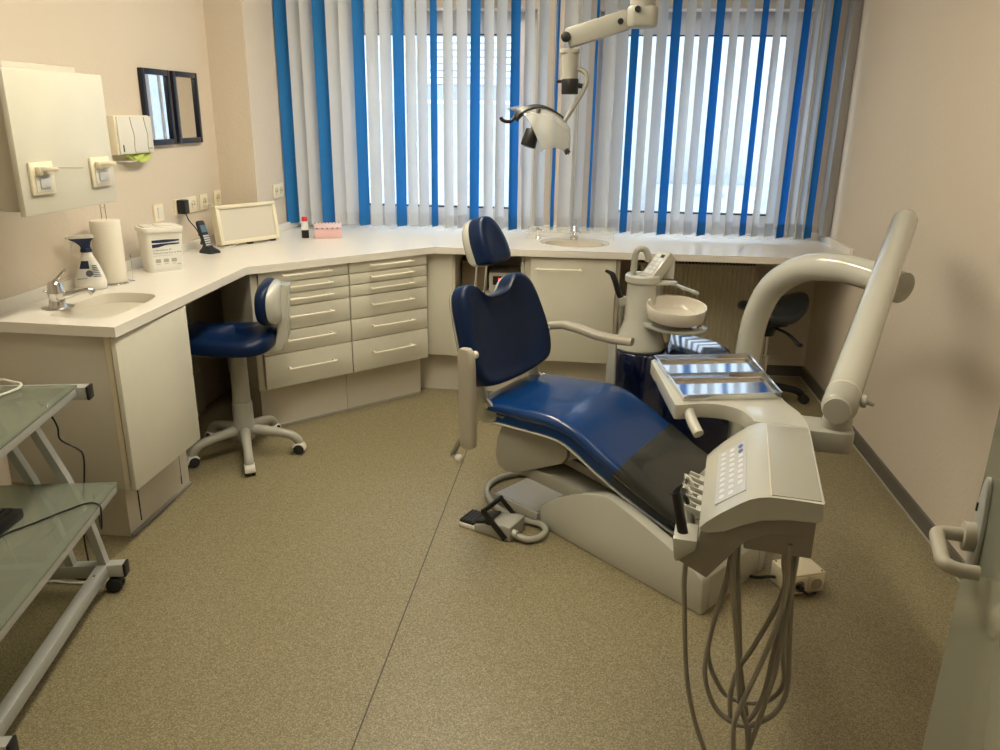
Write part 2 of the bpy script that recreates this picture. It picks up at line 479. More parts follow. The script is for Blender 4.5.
# local x runs along the leaf from its free edge, local -y is the room side shown
sgn = -1
b = B()
pl = spline2([(.018, -.062), (.046, -.062), (.060, -.02), (.048, .055), (.033, .076), (.018, .055), (.006, -.02)], 5)
b.prism(pl, .006, basis(V((.013, 0, 1.032)), V((1, 0, 0)), V((0, 0, 1)), V((0, -1, 0))), bev=.002)
b.build('handle_plate', 'alu', d)
b = B()
zl = 1.020
b.cyl((.048, -.004, zl), (.048, -.020, zl), .020, seg=24, bev=.002)
b.tube([(.048, -.012, zl), (.048, -.034, zl), (.051, -.046, zl), (.062, -.052, zl), (.104, -.052, zl-.003), (.120, -.051, zl-.006), (.129, -.045, zl-.007), (.132, -.034, zl-.008), (.132, -.012, zl-.008)], .0095, seg=16)
b.build('door_handle', 'arm', d)
B().rng(.030, .034, -.008, -.004, 1.052, 1.064).build('keyhole', 'black', d)

# ================================================================== COUNTER
ZT, TH = .86, .036
FRONT = [(-1.548, 2.372), (-1.570, 3.463), (-.839, 4.21), (1.34, 4.245)]
wt = thing('worktop', 'long off white worktop running along left wall and under both windows', 'worktop', (0, 0, 0))
outer = FRONT + [(XR-.003, 4.30), (XR-.003, 4.918), (OP[1][1]-.004, 4.918), (OP[1][1]-.004, 5.06), (OP[1][0]+.004, 5.06), (OP[1][0]+.004, 4.918),
                 (OP[0][1]-.004, 4.918), (OP[0][1]-.004, 5.06), (OP[0][0]+.004, 5.06), (OP[0][0]+.004, 4.918), (-1.838, 4.918), (-1.838, 4.283), (XL+.002, 4.283), (XL+.002, 2.378)]
sink = spline2([(-1.825, 2.475), (-1.69, 2.466), (-1.632, 2.50), (-1.634, 2.66), (-1.655, 2.82), (-1.72, 2.868), (-1.84, 2.858), (-1.885, 2.78), (-1.872, 2.60), (-1.862, 2.50)], 5)
oc = (-.085, 4.50)
oval = [(oc[0]+.165*cos(2*pi*k/40), 4.462+.105*sin(2*pi*k/40)) for k in range(40)]
def slab(b, outer, holes, z0, z1):
    bm = bmesh.new(); loops = [outer]+holes
    tris = tessellate_polygon([[V((p[0], p[1], 0)) for p in l] for l in loops])
    flat = [p for l in loops for p in l]
    up = [bm.verts.new((p[0], p[1], z1)) for p in flat]; dn = [bm.verts.new((p[0], p[1], z0)) for p in flat]
    for t in tris:
        try: bm.faces.new([up[i] for i in t]); bm.faces.new([dn[i] for i in t[::-1]])
        except ValueError: pass
    k = 0
    for l in loops:
        n = len(l)
        for i in range(n):
            a, c = k+i, k+(i+1) % n
            bm.faces.new((up[a], dn[a], dn[c], up[c]))
        k += n
    bmesh.ops.recalc_face_normals(bm, faces=bm.faces)
    b._merge(bm)
b = B(); slab(b, outer, [sink, oval], ZT-TH, ZT); b.build('slab', 'top', wt)
def basin(outl, depth, mt, name, lip=0):
    cx = sum(p[0] for p in outl)/len(outl); cy = sum(p[1] for p in outl)/len(outl)
    R = []
    def ring(f, z): return [(cx+(p[0]-cx)*f, cy+(p[1]-cy)*f, z) for p in outl]
    if lip:
        for f, z in ((1.10, ZT+.0005), (1.09, ZT+lip), (1.03, ZT+lip*1.2), (1.0, ZT)): R.append(ring(f, z))
    else: R.append(ring(1.0, ZT-.0005))
    for f, z in ((.985, -.012), (.95, -.05), (.88, -depth*.8), (.75, -depth*.97), (.4, -depth), (.08, -depth-.004)): R.append(ring(f, ZT+z))
    bb = B().loft(R, caps=False); 
    bb.loft([ring(.08, ZT-depth-.004), ring(.001, ZT-depth-.004)], caps=False)
    o = bb.build(name, mt, wt, ang=60)
    B().cyl((cx, cy, ZT-depth-.003), (cx, cy, ZT-depth+.001), .022).build('drain', 'chrome', o)
basin(sink, .12, 'basinm', 'sink_basin')
basin(oval, .11, 'basinm', 'washbasin')
b = B(); slab(b, [(oc[0]+.196*cos(2*pi*k/48), 4.515+.172*sin(2*pi*k/48)) for k in range(48)], [[(oc[0]+(p[0]-oc[0])*.995, 4.462+(p[1]-4.462)*.995) for p in oval]], ZT-.001, ZT+.004)
b.build('washbasin_flange', 'basinm', wt)
UP = .045
for q in ((XL, XL+.018, 2.40, 4.283), (XL, -1.838, 4.267, 4.285), (-1.84, -1.822, 4.30, 4.918), (-1.822, OP[0][0], 4.902, 4.92), (OP[0][1], OP[1][0], 4.902, 4.92), (OP[1][1], XR-.02, 4.902, 4.92), (XR-.02, XR, 4.32, 4.92)):
    B().rng(*q, ZT-.001, ZT+UP, bev=.003).build('upstand', 'top', wt)

# ------------------------------------------------------------------ sink cabinet at the near left end
sc = thing('sink_cabinet', 'cream cabinet with single door under the corner sink', 'cabinet', (-1.8, 2.66, 0))
o = V((-1.8, 2.66, 0))
def rel(x0, x1, y0, y1, z0, z1): return (x0-o.x, x1-o.x, y0-o.y, y1-o.y, z0-o.z, z1-o.z)
B().rng(*rel(XL+.002, -1.588, 2.395, 2.87, .25, ZT-TH-.001), bev=.002).build('body', 'cabside', sc)
dr = B().rng(*rel(-1.580, -1.560, 2.385, 2.868, .253, ZT-TH-.006), bev=.003).build('door', 'cab', sc)
B().rng(*rel(-1.606, -1.5845, 2.391, 2.402, .25, ZT-TH-.002)).build('edge_strip', 'edge', sc)
B().rng(*rel(-1.5845, -1.5805, 2.3935, 2.86, .26, ZT-TH-.004)).build('door_gap', 'gasket', sc)
B().rng(*rel(XL+.002, -1.678, 2.49, 2.95, .0, .25)).build('plinth', 'plinth', sc)
B().rng(*rel(-1.678, -1.674, 2.57, 2.88, .07, .20), bev=.001).build('plinth_flap', 'plinth', sc)
g = B()
for q in ((2.565, 2.885, .203, .206), (2.565, 2.568, .03, .203), (2.882, 2.885, .03, .203)): g.rng(*rel(-1.6745, -1.6775, q[0], q[1], q[2], q[3]))
g.build('flap_gap', 'gasket', sc)
B().rng(*rel(-1.679, -1.668, 2.49, 2.95, .0, .012)).build('sealing_strip', 'unit2', sc)

# knee space panel between sink cabinet and drawers
kp = thing('knee_space_panel', 'dark cream panel at the back of the knee space behind the rolling stool', 'panel', (XL+.02, 3.25, 0))
B().rng(-.017, .0, -.30, .55, .0, ZT-TH-.002).build('board', 'cab', kp)
B().rng(.0, .012, -.30, .55, .0, .235).build('plinth', 'plinth', kp)

# ------------------------------------------------------------------ diagonal drawer cabinets
u = V((.7035, .7107, 0)).normalized(); n = V((u.y, -u.x, 0))
D0 = V((-1.570, 3.463, 0))-n*.02
def handle(w_, mt='handle'):
    # slim bow handle, local x along, local -y out
    b = B()
    b.tube([(-w_/2, 0, 0), (-w_/2, -.026, 0), (-w_/2+.006, -.030, .0), (w_/2-.006, -.030, 0), (w_/2, -.026, 0), (w_/2, 0, 0)], .0050, seg=8, smooth=2)
    return b
ZS = [.824, .764, .706, .644, .525, .410, .237]
ang_u = math.atan2(u.y, u.x)
def drawer_cab(u0, u1, label):
    loc = D0+u*((u0+u1)/2)
    r = thing('drawer_cabinet', label, 'cabinet', loc, ang_u)
    w_ = u1-u0
    B().rng(-w_/2, w_/2, .019, .42, .237, ZT-TH-.001).build('body', 'cabside', r)
    B().rng(-w_/2-.0, w_/2+.0, .085, .42, 0, .237).build('plinth', 'plinth', r)
    B().rng(-w_/2, w_/2, .078, .086, 0, .012).build('sealing_strip', 'unit2', r)
    for za, zb in zip(ZS, ZS[1:]):
        dr = B().rng(-w_/2+.002, w_/2-.002, 0, .018, zb+.002, za-.002, bev=.002).build('drawer', 'cab', r)
        h = handle(.236).build('handle', 'handle', dr); h.location = (0.005, 0, (za+zb)/2+(.006 if za-zb < .09 else .01))
    return r
drawer_cab(.060, .537, 'cream cabinet of six drawers directly behind the rolling stool')
drawer_cab(.540, 1.012, 'cream cabinet of six drawers between rolling stool and dental chair')
sp = thing('side_panel', 'narrow upright cream board left of the drawers', 'panel', D0+u*.042, ang_u)
B().rng(-.016, .016, .012, .42, .237, ZT-TH-.001, bev=.001).build('board', 'cabside', sp)

# filler + niche cabinet + basin cabinet along the window side
YFc = 4.262
fc = thing('corner_filler', 'narrow cream corner panel between drawers and open niche', 'panel', (-.79, YFc, 0))
B().rng(-.135, .043, .0, .018, .237, ZT-TH-.001, bev=.001).build('board', 'cab', fc)
B().rng(-.20, .043, .085, .10, 0, .237).build('plinth', 'plinth', fc)
nc = thing('niche_cabinet', 'cream cabinet with open niche above drawers behind the headrest', 'cabinet', (-.547, YFc, 0))
b = B().rng(-.2, -.182, .0, .5, .237, ZT-TH-.001).rng(.182, .2, .0, .5, .237, ZT-TH-.001).rng(-.182, .182, .48, .5, .237, ZT-TH-.001).rng(-.182, .182, .01, .5, .560, .584).rng(-.182, .182, .02, .5, .237, .255)
b.build('body', 'cabside', nc)
for za, zb in ((.582, .530), (.528, .414), (.412, .237)):
    dr = B().rng(-.198, .198, -.018, .0, zb+.002, za-.002, bev=.002).build('drawer', 'cab', nc)
    h = handle(.236).build('handle', 'handle', dr); h.location = (.06, -.018, (za+zb)/2)
B().rng(-.2, .2, .085, .5, 0, .237).build('plinth', 'plinth', nc)
ic = thing('control_unit', 'cream control unit with red and green display in the niche', 'control unit', (-.47, 4.38, .584))
B().rng(-.085, .105, 0, .24, 0, .115, bev=.006).build('housing', 'unit', ic)
B().rng(-.062, .085, -.003, .002, .045, .095).build('display', 'black', ic)
b = B()
for x in (-.032, -.016): b.rng(x, x+.012, -.005, -.002, .055, .084)
b.build('red_digits', 'led', ic)
b = B()
for x in (.03, .05):
    for z in (.058, .076): b.rng(x, x+.013, -.005, -.002, z, z+.008)
b.build('green_keys', 'ledg', ic)
bb = thing('storage_box', 'brown cardboard box in niche left of the control unit', 'box', (-.645, 4.42, .584))
B().rng(-.07, .075, 0, .22, 0, .16, bev=.003).build('carton', 'wood', bb)
B().rng(-.072, .077, -.003, .22, .161, .165).build('lid', 'wood', bb)

bc = thing('washbasin_cabinet', 'cream cabinet with bar handle under the oval washbasin', 'cabinet', (-.088, YFc, 0))
B().rng(-.256, .258, .0, .5, .235, ZT-TH-.001).build('body', 'cabside', bc)
dr = B().rng(-.222, .236, -.02, -.001, .236, .815, bev=.003).build('door', 'cab', bc)
h = handle(.225).build('handle', 'handle', dr); h.location = (-.07, -.02, .758)
B().rng(-.256, .258, .085, .5, 0, .235).build('plinth', 'plinth', bc)

# radiator under the right half of the counter
ra = thing('radiator', 'beige ribbed panel radiator under the right part of the worktop', 'radiator', (.65, 4.80, .16))
poly = []
N = 26; wr = .70
pts = [(-wr/2, .05)]
for k in range(N):
    x0 = -wr/2+.01+(wr-.02)*k/N; st = (wr-.02)/N
    pts += [(x0, .0), (x0+st*.52, .0), (x0+st*.66, .007), (x0+st*.86, .007)]
pts += [(wr/2-.01, 0), (wr/2, .0), (wr/2, .05)]
B().prism(pts, .54).build('panel', 'rad', ra)
b = B().rng(-wr/2-.005, wr/2+.005, -.006, .085, .54, .552, bev=.003)
b.build('top_grille', 'rad', ra)
g = B()
for k in range(34): g.rng(-wr/2+.02+k*.02, -wr/2+.03+k*.02, .008, .06, .5515, .5535)
g.build('grille_slots', 'black', ra)
for x in (-wr/2-.004, wr/2): B().rng(x, x+.004, -.004, .085, .0, .54).build('side_cover', 'rad', ra)
b = B().cyl((wr/2-.05, .05, .0), (wr/2-.05, .05, -.16), .009).cyl((wr/2-.10, .05, .0), (wr/2-.10, .05, -.16), .009)
b.build('pipe', 'rad', ra)
# ================================================================== DENTAL CHAIR (local x = towards the feet, y = patient's left side away from camera)
CO = V((-.26, 3.047, 0)); CA = rad(-25.5)
ch = thing('dental_chair', 'dark blue dental treatment chair on cream base in the middle of the room', 'dental chair', CO, CA)
def cl_(p):  # world -> chair local
    d = V((p[0], p[1], 0))-CO
    return (d.x*cos(CA)+d.y*sin(CA), -d.x*sin(CA)+d.y*cos(CA))
ZP = [(-.05, .492), (0, .498), (.15, .503), (.28, .506), (.34, .500), (.40, .481), (.47, .440), (.54, .398), (.64, .338), (.73, .285), (.82, .236), (.90, .196), (.96, .168)]
HW = [(-.06, .20), (-.045, .222), (.0, .230), (.05, .228), (.3, .254), (.5, .266), (.8, .262), (.93, .25), (.96, .225)]
def smooth_tab(tab, x, d=.03): return (interp(tab, x-d)+interp(tab, x)*2+interp(tab, x+d))/4
def seat_ring(s, grow=0, th=.096, top=0):
    z = smooth_tab(ZP, s); hw = interp(HW, s)+grow
    sl = (smooth_tab(ZP, s+.02)-smooth_tab(ZP, s-.02))/.04
    nx, nz = -sl/math.hypot(1, sl), 1/math.hypot(1, sl)
    t = th*(1 if s < .6 else 1-.35*min(1, (s-.6)/.35))
    prof = []
    for k in range(11):          # crowned top from right to left
        f = -1+2*k/10; prof.append((f*(hw-.03), -.012*(f*f)+.004+top-.007*(1-abs(f))))
    for a in (60, 30, 0, -30, -60): prof.append((hw-.03+.03*cos(rad(a)), -.032+.026*sin(rad(a))+top))
    prof += [(hw-.012, -t+.012), (hw-.03, -t), (0, -t-.002), (-hw+.03, -t), (-hw+.012, -t+.012)]
    for a in (-60, -30, 0, 30, 60): prof.append((-(hw-.03+.03*cos(rad(a))), -.032+.026*sin(rad(a))+top))
    return [(s+nx*h, w, z+nz*h) for w, h in prof]
sv = [-.060, -.053, -.036, -.012, .02, .055, .08, .12, .18, .24, .28, .31, .34, .37, .40, .435, .47, .505, .54, .59, .64, .69, .73, .78, .82, .86, .90, .93, .95, .96]
def shrink(r, f):
    c = sum((V(p) for p in r), V())/len(r); return [c+(V(p)-c)*f for p in r]
R = [seat_ring(s) for s in sv]
R[0] = shrink(R[0], .75); R[1] = shrink(R[1], .93); R[-1] = shrink(R[-1], .9)
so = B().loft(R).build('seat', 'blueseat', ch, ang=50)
# piping along the seat's lower seam
b = B()
for sg in (-1, 1):
    P = []
    for s in sv[3:-1]:
        z = smooth_tab(ZP, s); sl = (smooth_tab(ZP, s+.02)-smooth_tab(ZP, s-.02))/.04
        nx, nz = -sl/math.hypot(1, sl), 1/math.hypot(1, sl); t = .096*(1 if s < .6 else 1-.35*min(1, (s-.6)/.35))
        P.append((s-nx*(t-.003), sg*(interp(HW, s)-.012), z-nz*(t-.003)))
    b.tube(P, .0042, seg=8, smooth=2)
b.build('piping', 'unit', so)
# clear grey foot cover over the lower leg part
R = [seat_ring(s, .003, .088, .003) for s in (.572, .60, .64, .69, .73, .78, .82, .86, .90, .93, .95, .962)]
B().loft([[p for p in r] for r in R]).build('foot_cover', 'footc', ch, ang=50, label='grey plastic foot cover')

# backrest in its own tilted frame: (w, h) plane
BL = rad(17)
def bk(w, h, d=0):   # d = out of the front face
    return V((.02-h*sin(BL)+d*cos(BL), w, .5+h*cos(BL)+d*sin(BL)))
out = spline2([(-.18, .050), (0, .038), (.20, .047), (.285, .077), (.312, .17), (.296, .29), (.266, .385), (.222, .430), (.165, .446), (.118, .430), (.078, .402), (.03, .390), (-.03, .388), (-.085, .393), (-.125, .415), (-.165, .448), (-.205, .452), (-.238, .43), (-.256, .38), (-.266, .29), (-.274, .17), (-.255, .085)], 5)
cw, chh = .015, .235
def bring(f, d, dish=0):
    o = []
    for w, h in out:
        w2, h2 = cw+(w-cw)*f, chh+(h-chh)*f
        if f < .9:
            a = math.atan2((h-chh)/.19, (w-cw)/.28); g = min(1, (.9-f)*2.2)
            w2 = w2*(1-g)+.28*f*cos(a)*g; h2 = h2*(1-g)+(chh-.012+.18*f*sin(a))*g
        o.append(bk(w2, h2, d))
    return o
R = [bring(.90, -.072), bring(.97, -.070), bring(1.0, -.055), bring(1.0, -.018), bring(.985, -.004), bring(.95, .003), bring(.90, .002), bring(.82, -.006), bring(.72, -.012), bring(.5, -.017), bring(.25, -.019), bring(.02, -.02)]
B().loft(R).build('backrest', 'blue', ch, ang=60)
R = [bring(.60, -.098), bring(.90, -.090), bring(.955, -.082), bring(.975, -.070), bring(.95, -.060)]
B().loft(R).build('back_shell', 'unit', ch, ang=50, label='cream rear shell of the backrest')
# headrest
ho = spline2([(-.100, .512), (0, .504), (.092, .512), (.108, .540), (.104, .59), (.080, .645), (.042, .686), (0, .698), (-.042, .692), (-.080, .664), (-.106, .61), (-.112, .545)], 5)
def hring(f, d, tilt=.05):
    o = []
    for w, h in ho:
        w2, h2 = -.036+w*f*.78, .596+(h-.60)*f*.98
        dd = d-(h2-.6)*.10+.035*(1-(w/.13)**2)*0
        o.append(bk(w2, h2, dd+.03))
    return o
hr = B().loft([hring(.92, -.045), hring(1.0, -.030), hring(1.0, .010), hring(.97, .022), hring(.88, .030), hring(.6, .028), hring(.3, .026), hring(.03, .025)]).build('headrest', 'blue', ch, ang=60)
B().loft([hring(.55, -.085), hring(.82, -.078), hring(.95, -.062), hring(.985, -.044), hring(.95, -.03)]).build('headrest_shell', 'unit', hr, ang=50)
for w in (-.105, -.035):
    B().cyl(bk(w-.01, .33, -.075), bk(w+.012, .54, -.005), .0042, seg=12).build('headrest_rod', 'chrome', ch)
# hinge brackets between seat and back
for sg in (-1, 1):
    b = B()
    pr = [(-.075, .43), (-.02, .40), (.03, .42), (.035, .47), (-.01, .50), (-.03, .60), (-.06, .60), (-.055, .50)]
    b.prism(pr, .014, basis(V((0, sg*.205-.007, 0)), V((1, 0, 0)), V((0, 0, 1)), V((0, -1, 0))), bev=.003)
    o = b.build('hinge_bracket', 'steel', ch)
    B().cyl((-.01, sg*.205-.025, .475), (-.01, sg*.205+.022, .475), .012, seg=16).build('hinge_bolt', 'chrome', o)
# armrests
b = B()
P = [(-.050, .668), (.03, .684), (.10, .676), (.18, .660), (.28, .655), (.345, .657)]
R = []
for i, (s, z) in enumerate(P):
    w_ = .024 if i not in (0, len(P)-1) else .018
    R.append([(s, .338+q[0], z+q[1]) for q in rrect(w_*2.4, .032, .012, 3)])
b.loft(R)
ar = b.build('armrest', 'arm', ch, label='taupe armrest swung level')
B().cyl((-.045, .295, .655), (-.045, .345, .664), .014, seg=16).build('pivot', 'white', ar)
B().bar((.262, .322, .645), (.275, .300, .44), .014, .040, (1, 0, 0), bev=.004).build('post', 'unit2', ch, label='upright armrest post')
b = B()
R = []
P = [(-.030, .728, .020), (-.028, .715, .031), (-.025, .66, .034), (-.022, .52, .034), (-.018, .38, .034), (-.017, .345, .031), (-.016, .338, .02)]
for s, z, hwid in P:
    R.append([(s+q[0], -.338+q[1], z) for q in rrect(hwid*2, .036, .012, 3)])
b.loft(R)
al = b.build('armrest', 'arm', ch, label='taupe armrest folded down')
B().cyl((-.01, -.30, .70), (-.01, -.335, .70), .014, seg=16).build('pivot', 'white', al)
b = B().bar((-.045, -.315, .40), (-.105, -.318, .278), .012, .030, (0, 1, 0), bev=.003)
b.bar((-.108, -.318, .285), (-.07, -.322, .263), .012, .026, (0, 1, 0), bev=.003)
b.build('stay', 'unit2', al)
B().sphere((-.072, -.322, .272), .017).build('stay_knob', 'white', al)
# seat carrier block
pr = [(.055, .436), (.020, .33), (.016, .262), (.028, .225), (.060, .205), (.115, .207), (.315, .300), (.335, .33), (.335, .425), (.30, .438)]
b = B().prism(pr, .40, basis(V((0, .20, 0)), V((1, 0, 0)), V((0, 0, 1)), V((0, -1, 0))), bev=.010)
cb = b.build('seat_carrier', 'unit2', ch)
b = B().prism([(.325, .31), (.345, .425), (.44, .39), (.415, .345)], .36, basis(V((0, .18, 0)), V((1, 0, 0)), V((0, 0, 1)), V((0, -1, 0))), bev=.006)
b.build('carrier_nose', 'unit2', cb)
b = B().prism([(.02, .422), (.34, .424), (.345, .442), (.02, .442)], .43, basis(V((0, .215, 0)), V((1, 0, 0)), V((0, 0, 1)), V((0, -1, 0))))
b.build('seat_rail', 'steel', ch)
b = B()
for s, z in ((.09, .415), (.175, .405), (.195, .408), (.30, .405)): b.cyl((s, -.199, z), (s, -.206, z), .006 if s != .175 else .011, seg=12)
b.build('carrier_bolts', 'black', cb)
# base: wedge with two cheeks, low plate behind, lift arm
Np = [(-.14, 2.79), (.422, 2.27), (.69, 2.597), (.128, 3.117)]
A0, A1, A2, A3 = [V((*cl_(p), 0)) for p in Np]
ax = (A1-A0).normalized(); ay = (A2-A1).normalized(); Lb = (A1-A0).length; Wb = (A2-A1).length
bm_ = basis(A0, ax, ay, V((0, 0, 1)))
def side(pr, y0, t, bev): return bm_ @ basis(V((0, y0+t, 0)), V((1, 0, 0)), V((0, 0, 1)), V((0, -1, 0)))
cheek = [(0, 0), (-.006, .086)]+[(x, z) for x, z in spline2([(.077, .152), (.16, .198), (.235, .232), (.302, .255), (.335, .259), (.37, .254), (.489, .225), (.642, .178), (.742, .138)], 4, False)]+[(.752, .128), (.760, .110), (.766, 0)]
b = B()
b.prism(cheek, .05, side(cheek, 0, .05, 0), bev=.006)
b.prism(cheek, .05, side(cheek, Wb-.05, .05, 0), bev=.006)
inner = [(.0, 0), (.0, .07), (.30, .19), (.36, .19), (.66, .135), (.742, .136), (.756, .12), (.764, 0)]
b.prism(inner, Wb-.09, side(inner, .045, Wb-.09, 0), bev=.004)
b.build('base', 'unit', ch)
P4 = [cl_(p) for p in ((-.348, 2.970), (-.155, 2.815), (.02, 2.97), (-.05, 3.12), (-.229, 3.132))]
pb = B().prism(P4, .040, bev=.006).build('base_plate', 'unit', ch)
c0 = V((sum(p[0] for p in P4)/5, sum(p[1] for p in P4)/5, 0))
B().prism([(c0.x+(p[0]-c0.x)*.93, c0.y+(p[1]-c0.y)*.93) for p in P4], .004, T(0, 0, .0395)).build('plate_cover', 'steel', pb)
q0, q1 = V((.10, -.02, .225)), V(bm_ @ V((.42, Wb/2, .17)))
B().bar(q0, q1, .30, .055, (0, 0, 1), bev=.008).build('lift_arm', 'unit2', ch)
B().bar((.13, -.0, .30), V(bm_ @ V((.36, Wb/2, .22))), .16, .04, (0, 0, 1), bev=.008).build('lift_strut', 'unit2', ch)

# ------------------------------------------------------------------ foot control
fo = V((-.30, 2.735, 0)); fa = rad(-24)
ft = thing('foot_control', 'grey foot control with black pedals and stirrup beside the chair base', 'foot control', fo, fa)
pr = [(-.075, 0), (.085, 0), (.085, .060), (.06, .064), (-.075, .028)]
body = B().prism(pr, .12, basis(V((0, .06, 0)), V((1, 0, 0)), V((0, 0, 1)), V((0, -1, 0))), bev=.005).build('body', 'unit2', ft)
B().rng(-.150, -.06, -.055, .055, .0, .016, bev=.004).build('pedal_plate', 'white', ft)
b = B().rng(-.150, -.085, -.048, .045, .016, .030, bev=.004)
for k in range(4): b.rng(-.145+k*.015, -.139+k*.015, -.044, .041, .029, .033)
b.build('pedal', 'rubber', ft)
B().prism([(-.075, .030), (-.015, .048), (-.015, .060), (-.073, .042)], .095, basis(V((0, .0475, 0)), V((1, 0, 0)), V((0, 0, 1)), V((0, -1, 0))), bev=.003).build('upper_pedal', 'rubber', ft)
b = B()
b.bar((.070, -.066, .012), (-.030, -.066, .105),   .008, .024, (1, 0, 1), bev=.002)
b.bar((.070, .066, .012), (-.030, .066, .105), .008, .018, (1, 0, 1), bev=.002)
b.cyl((-.028, -.070, .104), (-.028, .070, .104), .010, seg=12)
b.rng(-.02, .0, -.066, -.03, .05, .075, bev=.002)
b.build('stirrup', 'black', ft)
# hose looping from the foot control round to the base plate
hp = [(.085, -.035, .030), (.12, -.036, .022), (.155, -.026, .018), (.180, .017, .018), (.172, .070, .018), (.13, .100, .018), (.065, .094, .018), (-.005, .100, .018), (-.065, .118, .018), (-.143, .173, .016), (-.205, .248, .016), (-.225, .328, .016), (-.205, .410, .016), (-.15, .475, .016), (-.08, .50, .018)]
b = B().tube(hp, .0125, seg=12, smooth=5)
b.cyl((.080, -.035, .030), (.105, -.036, .027), .016, seg=14)
b.build('hose', 'unit2', ft)

# ================================================================== CUSPIDOR UNIT
cu = thing('cuspidor_unit', 'spittoon unit with round bowl on glossy navy blue pedestal', 'spittoon', (.26, 3.5, 0))
poly = []
for k in range(19):
    a = rad(80+k*200/18); poly.append((.120*cos(a)-.012, .120*sin(a)))
poly += [(.06, -.20), (.10, -.235), (.33, -.235), (.385, -.20), (.385, -.06), (.34, .02), (.25, .085), (.15, .125)]
B().prism(poly, .55, bev=.014, seg=3).build('pedestal', 'navy', cu)
pc_ = [(.09, -.19), (.115, -.225), (.33, -.225), (.375, -.19), (.375, -.06), (.33, .015), (.245, .075), (.13, .110)]
B().loft([[(x, y, .546) for x, y in pc_], [(x, y, .556+.12*(y+.225)) for x, y in pc_], [(.23+(x-.23)*.96, -.06+(y+.06)*.96, .560+.12*(y+.225)) for x, y in pc_]]).build('reflecting_wedge', 'navy', cu)  # added wedge, tilted so its gloss mirrors the windows
B().lathe([(.110, .55), (.116, .560), (.114, .572), (.100, .612), (.086, .650), (.072, .690), (.070, .694), (.0, .694)], T(-.012, 0, 0), seg=40).build('cone', 'unit', cu)
B().lathe([(.074, .690), (.071, .696), (.066, .846), (.072, .852), (.078, .858), (.078, .880), (.073, .886), (.052, .886), (.048, .880), (.044, .876), (0, .876)], T(-.018, 0, 0), 36).build('column', 'unit', cu)
# bowl and its bracket
pr = spline2([(-.03, .045), (.03, .062), (.08, .055), (.085, .0), (.045, -.04), (.0, -.062), (-.03, -.05)], 4)
B().prism(pr, .150, T(-.016, .045, .690), bev=.010).build('bowl_bracket', 'unit', cu)
B().prism(spline2([(.0, .06), (.07, .062), (.12, .03), (.13, -.01), (.07, -.03), (.0, -.04)], 4), .016, T(.0, -.005, .845), bev=.005).build('bracket_cover', 'unit', cu)
b = B().bar((.07, .060, .852), (.235, .035, .800), .030, .014, bev=.004)
b.build('flush_arm', 'unit', cu)
B().lathe([(.0, .712), (.07, .713), (.110, .717), (.122, .725), (.127, .742), (.129, .776), (.127, .781), (.122, .780), (.119, .770), (.114, .748), (.098, .732), (.04, .727), (0, .724)], T(.125, -.110, .745) @ RX(rad(7)) @ RY(rad(2)) @ T(0, 0, -.745), 48).build('bowl', 'bowl', cu)
B().prism(spline2([(-.02, .03), (.06, .03), (.19, .0), (.255, -.055), (.265, -.10), (.225, -.165), (.14, -.19), (.06, -.16), (.0, -.08)], 4), .016, T(.0, -.02, .670), bev=.005).build('drip_plate', 'unit', cu)
B().sphere((.225, -.155, .694), .011, (1.4, 1, .7)).build('flush_button', 'chrome', cu)
# tumbler filler: flat hoop
b = B().tube([(-.062, -.01, .868), (-.060, -.01, .95), (-.054, -.01, .985), (-.036, -.01, 1.000), (-.015, -.01, .992), (-.003, -.01, .965), (-.002, -.01, .945)], .0088, seg=12, flat=1.55, up=(1, 0, 0))
b.build('tumbler_filler', 'unit2', cu)
# keypad head
kx = V((.62, -.78, 0)).normalized(); kd = V((.55, .437, .72)).normalized()
hm = basis(V((.040, .02, .925)), kx, kd, kx.cross(kd))
b = B().rng(-.038, .038, -.072, .072, -.040, .012, bev=.006, mtx=hm)
kp_ = b.build('keypad_head', 'unit', cu)
B().rng(-.029, .029, -.060, .060, .012, .0135, mtx=hm).build('keypad', 'keyp', kp_)
for i in range(5):
    for j in range(2):
        B().rng(-.024+j*.026, -.004+j*.026, -.054+i*.022, -.038+i*.022, .0135, .0148, mtx=hm).build('key_button', 'phoneb' if (i, j) == (4, 1) else 'key', kp_)
B().bar((.085, .05, .86), (.085, .055, .95), .05, .07, (1, 0, 0), bev=.008).build('head_support', 'unit', cu)
# suction handle
sh = B().tube([(-.185, -.02, .900), (-.165, -.02, .892), (-.148, -.02, .875), (-.12, -.015, .80), (-.108, -.01, .775)], [.006, .009, .013, .0125, .011], seg=12, smooth=4).build('suction_handle', 'black', cu)
b = B().cyl((-.112, -.012, .782), (-.10, -.008, .745), .015, seg=16).bar((-.10, -.008, .765), (-.07, 0, .775), .02, .03)
b.build('handle_holder', 'unit', cu)
B().tube([(-.10, -.008, .745), (-.105, .0, .70), (-.10, .03, .62), (-.11, .07, .5), (-.13, .11, .30), (-.12, .12, .05)], .010, seg=10).build('suction_hose', 'unit2', cu)

# ================================================================== DELIVERY UNIT on the bent arm
KO = V((.519, 1.563, 0)); KA = math.atan2(-.17182457, .98512756)
du = thing('delivery_unit', 'cream dentist instrument console on thick bent support arm with hanging hoses', 'instrument unit', KO, KA)
def kl(p):
    d = V((p[0], p[1], 0))-KO
    return V((d.x*cos(KA)+d.y*sin(KA), -d.x*sin(KA)+d.y*cos(KA), p[2]))
